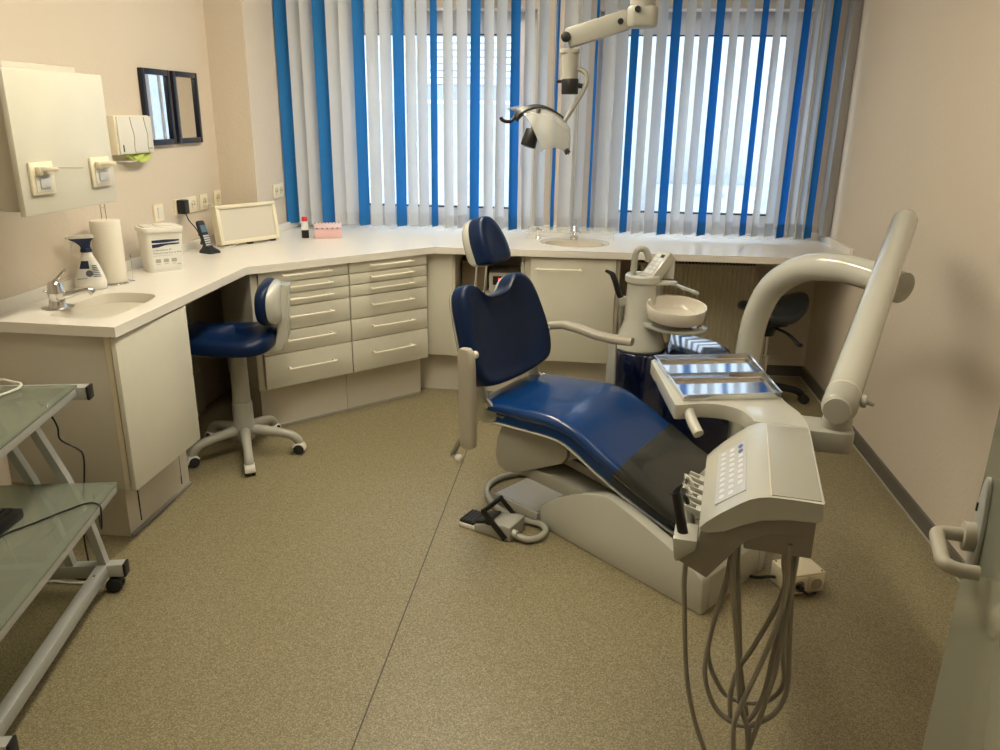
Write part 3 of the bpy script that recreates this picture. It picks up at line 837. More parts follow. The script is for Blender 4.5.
# shell: profile in (x, z) swept along y
top = [(0, .780), (-.06, .781), (-.110, .780), (-.130, .776), (-.150, .768), (-.172, .753), (-.209, .724), (-.238, .697), (-.250, .682)]
bot = [(-.247, .674), (-.232, .672), (-.195, .682), (-.16, .703), (-.12, .722), (-.06, .732), (0, .735)]
def shell_ring(fy):
    o = []
    for x, z in top+bot:
        y0 = .0; y1 = .455-.045*max(0, min(1, (-x-.12)/.13))
        o.append((x, y0+(y1-y0)*fy, z))
    return o
R = [shrink(shell_ring(0), .985)]; R[0] = [V((p.x, -.002, p.z)) for p in R[0]]
R += [shell_ring(f) for f in (.006, .1, .3, .5, .7, .9, .994)]
r_ = shrink(shell_ring(1), .985); R.append(r_)
B().loft(R).build('console_shell', 'unit', du, ang=45)
sw = spline2([(-.352, .520), (-.335, .522), (-.28, .555), (-.22, .560), (-.175, .535), (-.150, .492), (-.138, .452)], 5, False)
pl = [(.0, .44), (.0, .47), (-.016, .564), (-.052, .648), (-.153, 1.06), (-.20, 1.075), (-.45, .955), (-.462, .922)]+sw
B().prism(pl, .044, T(0, 0, .734), bev=.008, seg=3).build('tray_arm', 'unit', du, ang=50)
pn = B().rng(-.106, -.006, .006, .432, .7795, .7825, bev=.001).build('cover_panel', 'unit2', du)
g = B().rng(-.109, -.106, .003, .436, .7795, .7812).rng(-.109, -.003, .432, .436, .7795, .7812)
g.build('panel_gap', 'plinth', du)
# lower housing with side lobe
lo = [(-.008, .737), (-.008, .690), (-.10, .682), (-.147, .655), (-.165, .63), (-.222, .547), (-.292, .583), (-.250, .640), (-.246, .680), (-.195, .690), (-.12, .728)]
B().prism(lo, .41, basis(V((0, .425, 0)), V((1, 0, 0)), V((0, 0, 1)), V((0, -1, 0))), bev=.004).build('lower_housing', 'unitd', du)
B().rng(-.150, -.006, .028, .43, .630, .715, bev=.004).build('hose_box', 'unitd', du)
# keypad on the sloping wing
ks = V((-.222-(-.153), 0, .714-.7665)); kxv = ks.normalized(); kn = V((0, 1, 0)).cross(kxv); kn = kn if kn.z > 0 else -kn
km = basis(V((-.1545, .05, .7665)), -V((0, 1, 0))*-1, kxv, V((0, 1, 0)).cross(kxv))
if km.to_3x3().col[2].z < 0: km = basis(V((-.1545, .05, .7665)), V((0, 1, 0)), kxv, -V((0, 1, 0)).cross(kxv))
zk = .0018
kb = B().rng(.0, .295, .004, .082, -.006, zk, mtx=km).build('keypad', 'keyp', du)
for i in range(9):
    for j in range(3):
        if j == 0 and i in (0,): continue
        blue = j == 0 and i >= 7
        b = B()
        b.prism([(.012+i*.031+.022*.5+.011*cos(a), .018+j*.024+.007*sin(a)) for a in [2*pi*q/14 for q in range(14)]], .0006, km @ T(0, 0, zk))
        b.build('key_button', 'keyb' if blue else 'key', kb)
# instrument holders and instruments on the left edge
br = B().prism([(-.304, .646), (-.250, .646), (-.252, .622), (-.290, .586), (-.298, .590)], .085, basis(V((0, .085, 0)), V((1, 0, 0)), V((0, 0, 1)), V((0, -1, 0))), bev=.004).build('holder_bracket', 'unit', du)
b = B().tube([(-.283, .035, .640), (-.292, .036, .675), (-.302, .038, .72), (-.308, .039, .742)], [.0125, .012, .012, .011], seg=14, smooth=3)
b.tube([(-.307, .039, .738), (-.303, .040, .752), (-.295, .041, .762)], [.010, .007, .003], seg=10)
sy = b.build('syringe', 'black', du, label='black three way syringe')
B().tube([(-.296, .041, .760), (-.292, .043, .770), (-.293, .046, .786)], .0022, seg=8, smooth=3).build('nozzle', 'chrome', sy)
for i, yy in enumerate((.10, .155, .21, .265)):
    b = B().bar((-.24, yy-.013, .668), (-.288, yy-.013, .684), .007, .014, bev=.002).bar((-.24, yy+.013, .668), (-.288, yy+.013, .684), .007, .014, bev=.002).rng(-.262, -.24, yy-.016, yy+.016, .655, .680, bev=.002)
    b.build('instrument_holder', 'unit', du)
    if i < 3:
        b = B().tube([(-.262, yy, .612), (-.271, yy, .650), (-.281, yy, .686)], [.008, .0095, .0085], seg=12, smooth=2)
        hp_ = b.build('handpiece', 'unit2' if i != 1 else 'steel', du)
        b = B().tube([(-.281, yy, .684), (-.285, yy, .700), (-.295, yy-.006, .708)], [.006, .005, .006], seg=10, smooth=3)
        b.build('handpiece_head', 'chrome' if i != 0 else 'black', hp_)
# hoses
HO = [(.05, [(-.271, .575), (-.271, .512), (-.266, .451), (-.245, .262), (-.216, .133), (-.18, .041), (-.17, .012)]),
      (.06, [(-.172, .640), (-.172, .589), (-.178, .512), (-.195, .396), (-.201, .264), (-.168, .171), (-.116, .131), (-.073, .135), (-.026, .182), (-.009, .259), (-.018, .372), (-.032, .523), (-.033, .605), (-.033, .66)]),
      (.09, [(-.171, .640), (-.171, .572), (-.174, .494), (-.193, .389), (-.197, .289), (-.156, .198), (-.115, .171), (-.077, .17), (-.037, .194), (-.015, .253), (-.029, .348), (-.032, .498), (-.037, .586), (-.037, .66)]),
      (.04, [(-.168, .645), (-.167, .602), (-.162, .528), (-.134, .36), (-.113, .209), (-.091, .148), (-.080, .078), (-.078, .012)]),
      (.10, [(-.158, .65), (-.155, .569), (-.144, .475), (-.121, .286), (-.103, .19), (-.088, .125), (-.075, .057), (-.076, .014)]),
      (.07, [(-.057, .66), (-.057, .594), (-.047, .532), (-.059, .462), (-.096, .347), (-.125, .275), (-.134, .206), (-.128, .14), (-.113, .125), (-.085, .14), (-.06, .21), (-.05, .33), (-.045, .5), (-.046, .66)]),
      (.03, [(-.053, .66), (-.053, .618), (-.047, .539), (-.057, .435), (-.083, .316), (-.112, .204), (-.12, .148), (-.113, .068), (-.11, .012)]),
      (.05, [(-.042, .66), (-.042, .609), (-.035, .511), (-.038, .406), (-.045, .297), (-.062, .174), (-.077, .07), (-.085, .012)])]
for i, (yy, P) in enumerate(HO):
    B().tube([(x, yy+.006*sin(k*.8+i), z) for k, (x, z) in enumerate(P)], .0062, seg=10, smooth=6).build('hose', 'hose', du)
# pendant handle below the tray
B().tube([(-.312, .545, .752), (-.306, .520, .745), (-.294, .492, .733), (-.278, .466, .718)], [.015, .0155, .0155, .015], seg=16, smooth=4).build('grip_handle', 'unit', du)
# box arm, knuckle, sloping tube, bent arm
B().prism(rrect(.20, .115, .03, 5, .015, .505), .058, T(0, 0, .715), bev=.005).build('swivel_arm', 'unit2', du)
kb0 = kl((.676, 2.045, .775)); t1 = kl(T1W); 
axis = (t1-V((kb0.x, kb0.y, .83))).normalized()
k0 = V((kb0.x, kb0.y, .83))
b = B().cyl(kb0-V((0, 0, .004)), kb0+V((0, 0, .02)), .038, seg=32)
b.build('swivel_ring', 'unit2', du)
perp = V((0, 0, 1)).cross(axis).normalized()
b = B().sphere(k0, .0455, (1, 1, 1), 36).cyl(k0, k0+axis*.05, .0455, seg=40)
b.cyl(kb0, V((kb0.x, kb0.y, .83)), .036, seg=28)
b.cyl(k0-perp*.0, k0-V((axis.x, axis.y, 0)).normalized()*.0475, .034, seg=32)
b.build('knuckle', 'unit2', du)
q = axis.to_track_quat('Z', 'Y').to_matrix().to_4x4()
L = (t1-k0).length
b = B().lathe([(0, 0.0), (.03, 0), (.043, .008), (.0445, .02), (.0445, L-.03), (.041, L-.014), (.030, L-.003), (0, L)], T(*k0) @ q, 40)
b.build('spring_arm', 'unit', du)
b = B().lathe([(.0448, .055), (.0452, .057), (.0448, .059)], T(*k0) @ q, 40)
b.build('arm_joint_ring', 'plinth', du)
kn0 = k0-perp*.0-V((0, 0, 0))
rgt = V((axis.y, -axis.x, 0)).normalized()
c_ = k0+axis*.04+rgt*.046
b = B().cyl(c_, c_+rgt*.014, .018, seg=20, bev=.003)
b.bar(c_+rgt*.012, c_+rgt*.034-V((0, 0, .005)), .012, .012, bev=.004)
b.build('clamp_knob', 'unit2', du)
AR = ARCHPTS
b = B().tube([kl(p) for p in AR], .0535, seg=32, smooth=6)
ba = b.build('bent_arm', 'unit', du, ang=50)
e1, e0 = kl(AR[-1]), kl(AR[-2]); dn = (e1-e0).normalized()
B().cyl(e1-dn*.004, e1+dn*.006, .0550, seg=36, bev=.004).build('end_cap', 'unit2', ba)
# pivot boss joining sloping tube and bent arm
pz = k0+axis*(L*BF); px_ = kl(BOSS)
B().cyl(pz, px_, .032, seg=28).build('pivot_boss', 'unit2', du)
bp_ = kl((.692, 3.358, 0))
B().lathe([(.0, 0), (.11, 0), (.11, .012), (.09, .02), (.056, .024)], T(*bp_), 36).build('arm_foot', 'unit2', du)

# two steel trays on the tray arm (things of their own)
T0, T1, T2, T3 = V((-.330, .545, 0)), V((-.062, .660, 0)), V((-.155, 1.050, 0)), V((-.452, .925, 0))
def tray(f0, f1, label):
    a, b_, c, d = T0.lerp(T3, f0), T1.lerp(T2, f0), T1.lerp(T2, f1), T0.lerp(T3, f1)
    m = (a+b_+c+d)/4
    wm = T(*KO) @ RZ(KA) @ T(m.x, m.y, .7785)
    r = thing('instrument_tray', label, 'tray', wm.translation, KA, 'steel trays on the instrument console')
    P = [p-m for p in (a, b_, c, d)]
    def ring(off, z): 
        o = []
        for p in P:
            l = p.length; o.append(p*((l-off)/l)+V((0, 0, z)))
        return o
    B().loft([ring(.003, 0.001), ring(.0, .0), ring(.0, .016), ring(-.004, .018), ring(-.004, .0195), ring(.003, .0185), ring(.006, .006), ring(.012, .0025), ring(.04, .002)], caps=True).build('pan', 'tray', r, ang=25)
    return r
tray(.02, .49, 'empty steel instrument tray nearest the console keypad')
tray(.51, .985, 'empty steel instrument tray nearest the spittoon')

# socket box on the floor
bx = thing('socket_box', 'small cream power socket box on the floor under the console', 'socket box', (.775, 2.497, 0), rad(21))
B().rng(-.07, .07, -.055, .055, .003, .078, bev=.003).build('housing', 'ivory', bx)
b = B()
for x in (-.06, .06):
    for y in (-.045, .045): b.cyl((x, y, .0775), (x, y, .0790), .004, seg=10)
b.build('screws', 'black', bx)
for x in (-.034, .034):
    b = B().rng(x-.031, x+.031, -.059, -.054, .008, .070, bev=.002)
    s_ = b.build('socket', 'ivory', bx)
    B().lathe([(0, 0), (.020, 0), (.021, .002), (.018, .003), (.017, -.001), (0, -.0012)], T(x, -.0592, .039) @ RX(pi/2), 24).build('socket_well', 'arm', s_)
b = B().cyl((-.034, -.060, .039), (-.034, -.075, .035), .012, seg=16).tube([(-.034, -.07, .035), (-.02, -.085, .025), (-.0, -.078, .012), (.03, -.066, .008)], .005, seg=8)
b.build('mains_plug', 'black', bx)
b = B().tube([(-.072, .02, .03), (-.09, .03, .03), (-.12, .06, .012), (-.16, .10, .008)], .006, seg=8)
b.build('mains_cord', 'black', bx)
# ================================================================== OPERATING LAMP (hangs from the ceiling)
lp = thing('operating_lamp', 'dental operating lamp with clear curved reflector on jointed ceiling arm', 'operating lamp', (.16, 3.3, ZC))
lo_ = V((.16, 3.3, ZC))
def LW(x, z, y=3.3): return V((x, y, z))-lo_
B().lathe([(0, 0), (.09, 0), (.085, -.02), (.03, -.03)], seg=32).build('ceiling_plate', 'unit2', lp)
b = B().cyl((0, 0, -.02), (0, 0, LW(0, 2.06).z), .030, seg=24)
b.build('pole', 'unit2', lp)
b = B().cyl(LW(.155, 2.07), LW(.155, 1.90), .048, seg=32, bev=.008)
b.prism(rrect(.115, .10, .03, 5), .075, T(*LW(.155, 1.865)), bev=.012)
kn = b.build('elbow_housing', 'unit2', lp)
B().cyl(LW(.135, 1.925, 3.25), LW(.135, 1.925, 3.236), .011, seg=14).build('elbow_screw', 'black', kn)
b = B().bar(LW(.105, 1.895), LW(-.125, 1.826), .060, .072, (0, 0, 1), bev=.008)
ub = b.build('upper_arm', 'unit2', lp)
B().cyl(LW(.075, 1.885, 3.275), LW(.075, 1.885, 3.262), .011, seg=14).build('arm_screw', 'black', ub)
B().cyl(LW(-.128, 1.830, 3.272), LW(-.128, 1.830, 3.258), .019, seg=20, bev=.003).build('arm_knob', 'black', ub)
b = B().prism(rrect(.075, .06, .02, 4), .018, T(*LW(-.112, 1.772)), bev=.004)
b.cyl(LW(-.112, 1.79), LW(-.108, 1.675), .031, seg=28)
b.build('drop_tube', 'unit2', lp)
b = B().cyl(LW(-.107, 1.683), LW(-.106, 1.625), .033, seg=28, bev=.004)
b.bar(LW(-.13, 1.672), LW(-.16, 1.672), .014, .012, bev=.003).cyl(LW(-.08, 1.66), LW(-.058, 1.655), .009, seg=12)
b.build('brake_collar', 'black', lp)
b = B().tube([LW(-.085, 1.715), LW(-.066, 1.716), LW(-.047, 1.700), LW(-.043, 1.670), LW(-.056, 1.635), LW(-.085, 1.585), LW(-.125, 1.520)], .0115, seg=14, smooth=5, flat=.8)
b.build('curved_rod', 'unit2', lp)
# head: one curved clear reflector sheet, level at the window side and hanging down at the near side, under a black bow
wd_ = V((.93, .36, -.10)).normalized()
SEC = [((-.352, 3.47, 1.568), .012, .002), ((-.335, 3.45, 1.573), .034, .006), ((-.295, 3.40, 1.580), .060, .014), ((-.245, 3.34, 1.583), .078, .022), ((-.215, 3.30, 1.576), .084, .026), ((-.192, 3.26, 1.560), .084, .028), ((-.172, 3.22, 1.532), .080, .028), ((-.160, 3.19, 1.498), .072, .026), ((-.152, 3.17, 1.462), .064, .022), ((-.150, 3.16, 1.432), .058, .020)]
def sheet_ring(c, hw, sag, th=.005, ext=1.0):
    c = V(c)-lo_
    top = [c+wd_*(hw*u)*ext+V((0, 0, -sag*u*u*ext*ext)) for u in (-1, -.75, -.5, -.25, 0, .25, .5, .75, 1)]
    return top+[p-V((0, -.001, th)) for p in top[::-1]]
B().loft([sheet_ring(*s) for s in SEC]).build('reflector', 'lampglass', lp, ang=60, label='clear curved reflector')
b = B()
RB = []
bw = V((-.045, .075, .028))*.16
for k in range(21):
    u = -1.28+2.33*k/20
    c = V((-.215, 3.30, 1.581))-lo_+wd_*(.086*u)+V((0, 0, -.026*u*u-(.03*(abs(u)-1)**2*4 if u < -1 else 0)))
    dn_ = V((.20*u, 0, 1)).normalized()
    RB.append([c-bw*1.2, c+bw*1.2, c+bw*1.2-dn_*.016, c-bw*1.2-dn_*.016])
b.loft(RB)
e = V((-.215, 3.30, 1.581))-lo_+wd_*(.086*-1.26)+V((0, 0, -.050))
b.tube([e, e+V((-.012, -.01, -.018)), e+V((-.030, -.02, -.022)), e+V((-.048, -.025, -.016)), e+V((-.054, -.025, -.006))], .007, seg=10, smooth=4)
b.build('bow', 'black', lp, ang=50, label='black bow with hooked grip')
b = B().cyl(V((-.258, 3.20, 1.428))-lo_, V((-.240, 3.21, 1.492))-lo_, .030, .027, seg=24, bev=.005)
b.cyl(V((-.241, 3.21, 1.488))-lo_, V((-.222, 3.26, 1.566))-lo_, .010, seg=12)
b.build('bulb_housing', 'black', lp)
B().cyl(V((-.108, 3.185, 1.420))-lo_, V((-.100, 3.18, 1.408))-lo_, .011, seg=12).build('rubber_stop', 'black', lp)

# ================================================================== ROLLING STOOL
rs = thing('rolling_stool', 'rolling stool with navy seat and small backrest by the drawers', 'stool', (-1.570, 3.295, 0), math.atan2(-.24, -.97))
def star_base(root, r, m, mc, a0, hub, zt):
    for k in range(5):
        a = rad(a0+72*k); c, s = cos(a), sin(a)
        b = B().tube([(hub*c*.6, hub*s*.6, zt), (r*.5*c, r*.5*s, zt-.012), (r*.82*c, r*.82*s, zt-.028), (r*.96*c, r*.96*s, zt-.052), (r*c, r*s, .052)], [.026, .022, .020, .021, .021], seg=14, smooth=4)
        lg = b.build('leg', m, root, ang=50)
        b = B()
        cc = V((r*c, r*s, 0)); tx = V((-s, c, 0)); rx_ = V((c, s, 0))
        for sg in (-1, 1): b.cyl(cc+tx*(sg*.006)+V((0, 0, .026)), cc+tx*(sg*.024)+V((0, 0, .026)), .0255, seg=22, bev=.004)
        cs = b.build('caster', 'rubber', lg)
        hb = []
        for q in range(13):
            t = rad(-15+q*15); hb.append((.031*cos(t), .031*sin(t)))
        hb += [(-.012, .008), (.012, .004)]
        b = B().prism(hb, .046, basis(cc+V((0, 0, .026))-rx_.cross(V((0, 0, 1)))*.023, rx_, V((0, 0, 1)), rx_.cross(V((0, 0, 1)))), bev=.004)
        b.build('caster_hood', mc, lg)
ra_ = rs.rotation_euler.z
star_base(rs, .25, 'unit2', 'white', math.degrees(-ra_)-63, .06, .125)
b = B().lathe([(0, .075), (.040, .075), (.046, .085), (.050, .15), (.047, .155), (.046, .26), (.044, .262)], seg=32)
b.build('column_sleeve', 'unit2', rs)
B().lathe([(.041, .20), (.040, .27), (.036, .48), (.055, .50), (.0, .50)], seg=32).build('gas_column', 'unit2', rs)
# seat: x forward
so_ = spline2([(.225, 0), (.220, .09), (.19, .150), (.10, .180), (-.02, .198), (-.10, .195), (-.155, .15), (-.18, .06), (-.18, -.06), (-.155, -.15), (-.10, -.195), (-.02, -.198), (.10, -.180), (.19, -.150), (.220, -.09)], 4)
def sring(f, z, dz=0): return [(x*f, y*f, z+dz*(x/.24)**2*(1 if x > 0 else .6)-(.012*((y/.18)**2) if dz else 0)) for x, y in so_]
B().loft([sring(.88, .515, .004), sring(.99, .518, .006), sring(1.02, .535, .012), sring(1.0, .562, .016), sring(.95, .576, .018), sring(.85, .583, .02), sring(.6, .582, .02), sring(.3, .580, .02), sring(.02, .58, .02)]).build('seat', 'blue', rs, ang=60)
B().loft([sring(.5, .492), sring(.93, .500), sring(.985, .508), sring(.985, .521)]).build('seat_pan', 'unit2', rs, ang=50)
B().tube([(.10, -.06, .487), (.12, -.12, .484), (.13, -.165, .482)], [.008, .009, .014], seg=10, smooth=3, flat=.6).build('height_lever', 'white', rs)
b = B()
R = []
for (x, z, w_, t) in ((-.08, .492, .045, .014), (-.15, .486, .048, .018), (-.190, .503, .050, .026), (-.212, .55, .050, .027), (-.220, .66, .046, .025), (-.236, .785, .040, .018)):
    R.append((x, z, w_, t))
rings = []
for i, (x, z, w_, t) in enumerate(R):
    a = R[max(i-1, 0)]; c = R[min(i+1, len(R)-1)]
    d = V((c[0]-a[0], 0, c[1]-a[1])).normalized(); nn = V((d.z, 0, -d.x))
    rings.append([V((x, 0, z))+V((0, q[0], 0))+nn*q[1] for q in rrect(w_*2, t*2, .010, 3)])
B().loft(rings).build('back_support', 'unit', rs, ang=50)
bo = spline2([(-.15, .0), (-.13, .065), (-.06, .095), (.06, .095), (.13, .065), (.15, 0), (.13, -.065), (.06, -.095), (-.06, -.095), (-.13, -.065)], 4)
def pring(f, d): return [(-.187+d+.05*(1-math.sqrt(max(0, 1-(p[0]*f/.22)**2)))*1.6, p[0]*f, .705+p[1]*f) for p in bo]
B().loft([pring(.96, .0), pring(1.02, .012), pring(1.02, .034), pring(.95, .050), pring(.8, .056), pring(.4, .056), pring(.03, .056)]).build('back_pad', 'blue', rs, ang=60)
B().loft([pring(.55, -.034), pring(.85, -.028), pring(.97, -.014), pring(.97, .004)]).build('back_shell', 'unit', rs, ang=50)

for c in rs.children:
    if c.name.split('.')[0] in ('seat', 'seat_pan', 'height_lever', 'back_support', 'back_pad', 'back_shell', 'gas_column'): c.location.z = .030

# ================================================================== SADDLE STOOL behind the bent arm
ss = thing('saddle_stool', 'dark grey saddle stool standing in the corner under the worktop', 'stool', (1.005, 4.40, 0), rad(200))
def sad(f, dz):
    o = []
    for k in range(32):
        a = 2*pi*k/32; x, y = .185*cos(a)*f*(1+.12*cos(a)*-1), .18*sin(a)*f
        z = .575+.030*(x/.18)**2*(1.6 if x < 0 else .8)-.036*(abs(y)/.18)**1.6+dz
        o.append((x, y, z))
    return o
B().loft([sad(.75, -.052), sad(.96, -.042), sad(1.02, -.026), sad(1.0, -.008), sad(.93, .004), sad(.7, .010), sad(.4, .008), sad(.03, .006)]).build('seat', 'dgrey', ss, ang=60)
b = B().rng(-.09, .09, -.07, .07, .455, .525, bev=.012).cyl((0, 0, .40), (0, 0, .47), .04, .06)
b.build('mechanism', 'black', ss)
B().tube([(-.02, .05, .45), (-.05, .12, .435), (-.07, .19, .40), (-.075, .215, .395)], [.010, .011, .015, .015], seg=12, smooth=4, flat=.7).build('height_lever', 'black', ss)
B().cyl((0, 0, .20), (0, 0, .42), .014, seg=20).build('piston', 'chrome', ss)
b = B().cyl((0, 0, .08), (0, 0, .28), .025, seg=24).cyl((0, 0, .275), (0, 0, .287), .028, seg=24)
b.build('gas_column', 'chrome', ss)
star_base(ss, .25, 'black', 'black', 20, .05, .105)

# ================================================================== GLASS COMPUTER TABLE
RO = V((-1.547, 2.132, 0)); TA = math.atan2(.218, .976)
gt = thing('computer_table', 'silver framed rolling table with two frosted green glass shelves', 'table', RO, TA)
tw = .038
for y0 in (0, -.80):
    n0 = 'side_frame'
    fb = B().rng(-.50, .055, y0-.0, y0+tw, .060, .105, bev=.003).build('foot_bar', 'alu', gt)
    ft_ = B().rng(-.50, .028, y0, y0+tw, .690, .732, bev=.003).build('top_bar', 'alu', gt)
    for off in (0, -.104):
        b = B()
        P = [(-.008, .10), (-.035, .25), (-.084, .415), (-.153, .59), (-.20, .70)]
        for (xa, za), (xb, zb) in zip(P, P[1:]): pass
        rings = []
        for i, (x, z) in enumerate(P):
            a = P[max(0, i-1)]; c = P[min(i+1, len(P)-1)]
            d = V((c[0]-a[0], 0, c[1]-a[1])).normalized(); nn = V((d.z, 0, -d.x))
            if i in (0, len(P)-1): nn = V((1.04, 0, 0))
            rings.append([V((x+off, y0+tw/2, z))+V((0, q[1], 0))+nn*q[0] for q in ((-.012, -.015), (.012, -.015), (.012, .015), (-.012, .015))])
        b.loft(rings); b.build('strut', 'alu', gt)
    for (x, z0, z1, w_) in ((.055, .060, .105, .008), (.028, .690, .732, .008)):
        B().rng(x, x+w_, y0-.001, y0+tw+.001, z0-.001, z1+.001, bev=.002).build('end_cap', 'black', fb if z0 < .5 else ft_)
    for x in (.030, -.44):
        b = B()
        for sg in (-1, 1): b.cyl((x-.012, y0+tw/2+sg*.005, .026), (x-.012, y0+tw/2+sg*.022, .026), .026, seg=22, bev=.004)
        b.cyl((x, y0+tw/2, .03), (x, y0+tw/2, .062), .009, seg=12).sphere((x-.008, y0+tw/2, .040), .020, (1, 1, .7))
        b.build('caster', 'rubber', gt)
b = B().rng(-.030, .006, -.80, .005, .062, .104, bev=.003)
rl = b.build('floor_rail', 'alu', gt)
b = B()
for y in (-.06, -.70): b.cyl((-.012, y, .1035), (-.012, y, .1052), .004, seg=10)
b.build('screws', 'black', rl)
B().rng(-.49, -.455, -.78, .005, .062, .104, bev=.003).build('floor_rail', 'alu', gt)
def shelf(nm, x0, x1, y0, y1, z):
    o = B().rng(x0, x1, y0, y1, z-.008, z, bev=.0015).build(nm, 'tglass', gt)
    B().rng(x1-.034, x1-.002, y0+.005, y1-.005, z-.034, z-.0085, bev=.003).rng(x0, x0+.03, y0+.005, y1-.005, z-.034, z-.0085, bev=.003).build('shelf_rail', 'alu', o)
    return o
shelf('glass_shelf', -.48, .080, -.83, .0, .410)
shelf('glass_shelf', -.50, .006, -.83, -.002, .742)
def tl(x, y, z=0):
    c, s = cos(TA), sin(TA); return V((RO.x+c*x-s*y, RO.y+s*x+c*y, z))
pa = thing('power_adapter', 'black power adapter lying on the lower glass shelf', 'power adapter', tl(-.155, -.30, .410), TA+rad(-8))
B().rng(-.09, .04, -.075, .085, 0, .030, bev=.005).build('case', 'black', pa)
b = B()
for k in range(5): b.rng(-.08+k*.022, -.07+k*.022, -.06, .07, .0295, .034)
b.build('ribs', 'rubber', pa)
b = B().tube([tl(-.16, -.42, .414), tl(-.11, -.33, .4145), tl(-.05, -.26, .4145), tl(-.01, -.21, .4145), tl(.045, -.155, .4145), tl(.083, -.165, .413), tl(.088, -.17, .39), tl(.078, -.16, .33), tl(.05, -.10, .318), tl(.02, -.03, .33), tl(-.01, .025, .36)], .0028, seg=8)
tag(b.build('black_cable', 'black'), 'thin black cable running over the lower glass shelf edge', 'cable')
b = B().tube([tl(-.16, .06, .69), tl(-.118, .065, .62), tl(-.105, .07, .575), tl(-.105, .075, .53), tl(-.06, .08, .495), tl(-.045, .08, .465), tl(-.055, .08, .38), tl(-.08, .07, .2), tl(-.09, .08, .02), tl(-.16, .10, .006)], .003, seg=8)
tag(b.build('black_cable', 'black'), 'thin black cable hanging in front of the sink cabinet side', 'cable')
b = B().tube([tl(-.30, -.42, .7465), tl(-.22, -.20, .7465), tl(-.165, -.09, .7465), tl(-.145, -.04, .748), tl(-.155, -.005, .750), tl(-.19, .02, .748), tl(-.24, .045, .745), tl(-.30, .06, .70), tl(-.35, .07, .4), tl(-.3, .07, .05), tl(-.2, .075, .007), tl(-.10, .06, .007), tl(-.04, .09, .007), tl(-.06, .16, .007)], .004, seg=8)
tag(b.build('white_cable', 'white'), 'white cable curling over the upper glass shelf', 'cable')
ws = thing('plug_strip', 'white plug box at the rear edge of the upper glass shelf', 'plug strip', tl(-.30, -.03, .742), TA)
B().rng(-.12, .07, -.03, .03, 0, .045, bev=.008).build('housing', 'white', ws)
B().cyl((.02, -.012, .044), (.02, -.012, .048), .015).build('socket', 'ivory', ws)

# ================================================================== WALL CABINET AND WHAT HANGS ON THE WALLS
wc = thing('wall_cabinet', 'cream wall cabinet above the corner sink carrying two dispensers', 'wall cabinet', (XL, 2.48, 1.23))
B().rng(0, .328, -.20, .145, .01, .445, bev=.003).build('body', 'cabside', wc)
B().rng(.330, .350, -.232, .255, 0, .426, bev=.004).build('door', 'cab', wc)
def dispenser(y, label):
    d = thing('soap_dispenser', label, 'dispenser', (-1.6995, y, 1.29), 0, 'elbow lever dispensers on the wall cabinet')
    b = B().rng(0, .010, -.054, .054, 0, .098, bev=.003)
    bp = b.build('back_plate', 'ivory', d)
    B().rng(.009, .013, -.040, .040, .008, .060, bev=.002).build('cover', 'white', d)
    B().rng(.012, .018, -.024, .024, .020, .050, bev=.002).build('window', 'frame', d)
    b = B().rng(.010, .030, -.038, .030, .060, .086, bev=.005)
    b.build('pump_housing', 'ivory', d)
    b = B().bar((.020, -.030, .080), (.062, .006, .076), .018, .013, bev=.004)
    b.build('lever_arm', 'ivory', d)
    R = []
    for q, hw in ((0, .006), (.25, .008), (.8, .007), (1, .003)):
        R.append([(.045+.055*q, -.006+.075*q+e[0], .083-.004*q+e[1]) for e in rrect(hw*2, .004, .0015, 2)])
    B().loft(R).build('elbow_lever', 'steel', d)
    return d
dispenser(2.338, 'left soap dispenser with elbow lever on the wall cabinet door')
dispenser(2.645, 'soap dispenser with elbow lever at the right edge of wall cabinet')

pt = thing('paper_towel_dispenser', 'white paper towel dispenser with green towels hanging out beneath', 'towel dispenser', (XL, 3.43, 1.357))
B().rng(0, .040, -.150, .128, 0, .162, bev=.005).build('housing', 'ivory', pt)
fr = B().rng(.040, .048, -.140, .130, .003, .158, bev=.003).build('front', 'white', pt)
for y0 in (-.045, .065):
    B().tube([(.049, y0, .156), (.049, y0+.008, .12), (.049, y0+.020, .08), (.049, y0+.014, .03), (.049, y0+.02, .006)], .0018, seg=6, smooth=4).build('front_groove', 'arm', fr)
B().rng(.0475, .0495, -.118, -.111, .012, .042).build('sight_slot', 'black', fr)
B().rng(.0478, .0488, .085, .115, .018, .024).build('maker_mark', 'arm', fr)
for q in ((-.12, .09, -.018, .026, .010), (-.05, .11, -.030, .038, -.004), (-.10, .03, -.024, .048, .004)):
    b = B(); PP = []
    for k in range(9):
        u_ = k/8; y = q[0]+(q[1]-q[0])*u_; z = q[2]*sin(pi*u_)
        PP.append([(.010, y, .004), (q[3]-.01, y+.006, z+.002), (q[3]+.006, y+.012*sin(u_*9), z-.004+q[4]*.5), (q[3]+.006, y, z-.006+q[4]*.5), (q[3]-.012, y, z), (.008, y, .002)])
    b.loft(PP)
    b.build('paper_towel', 'green', pt, ang=30, label='green folded paper towel')

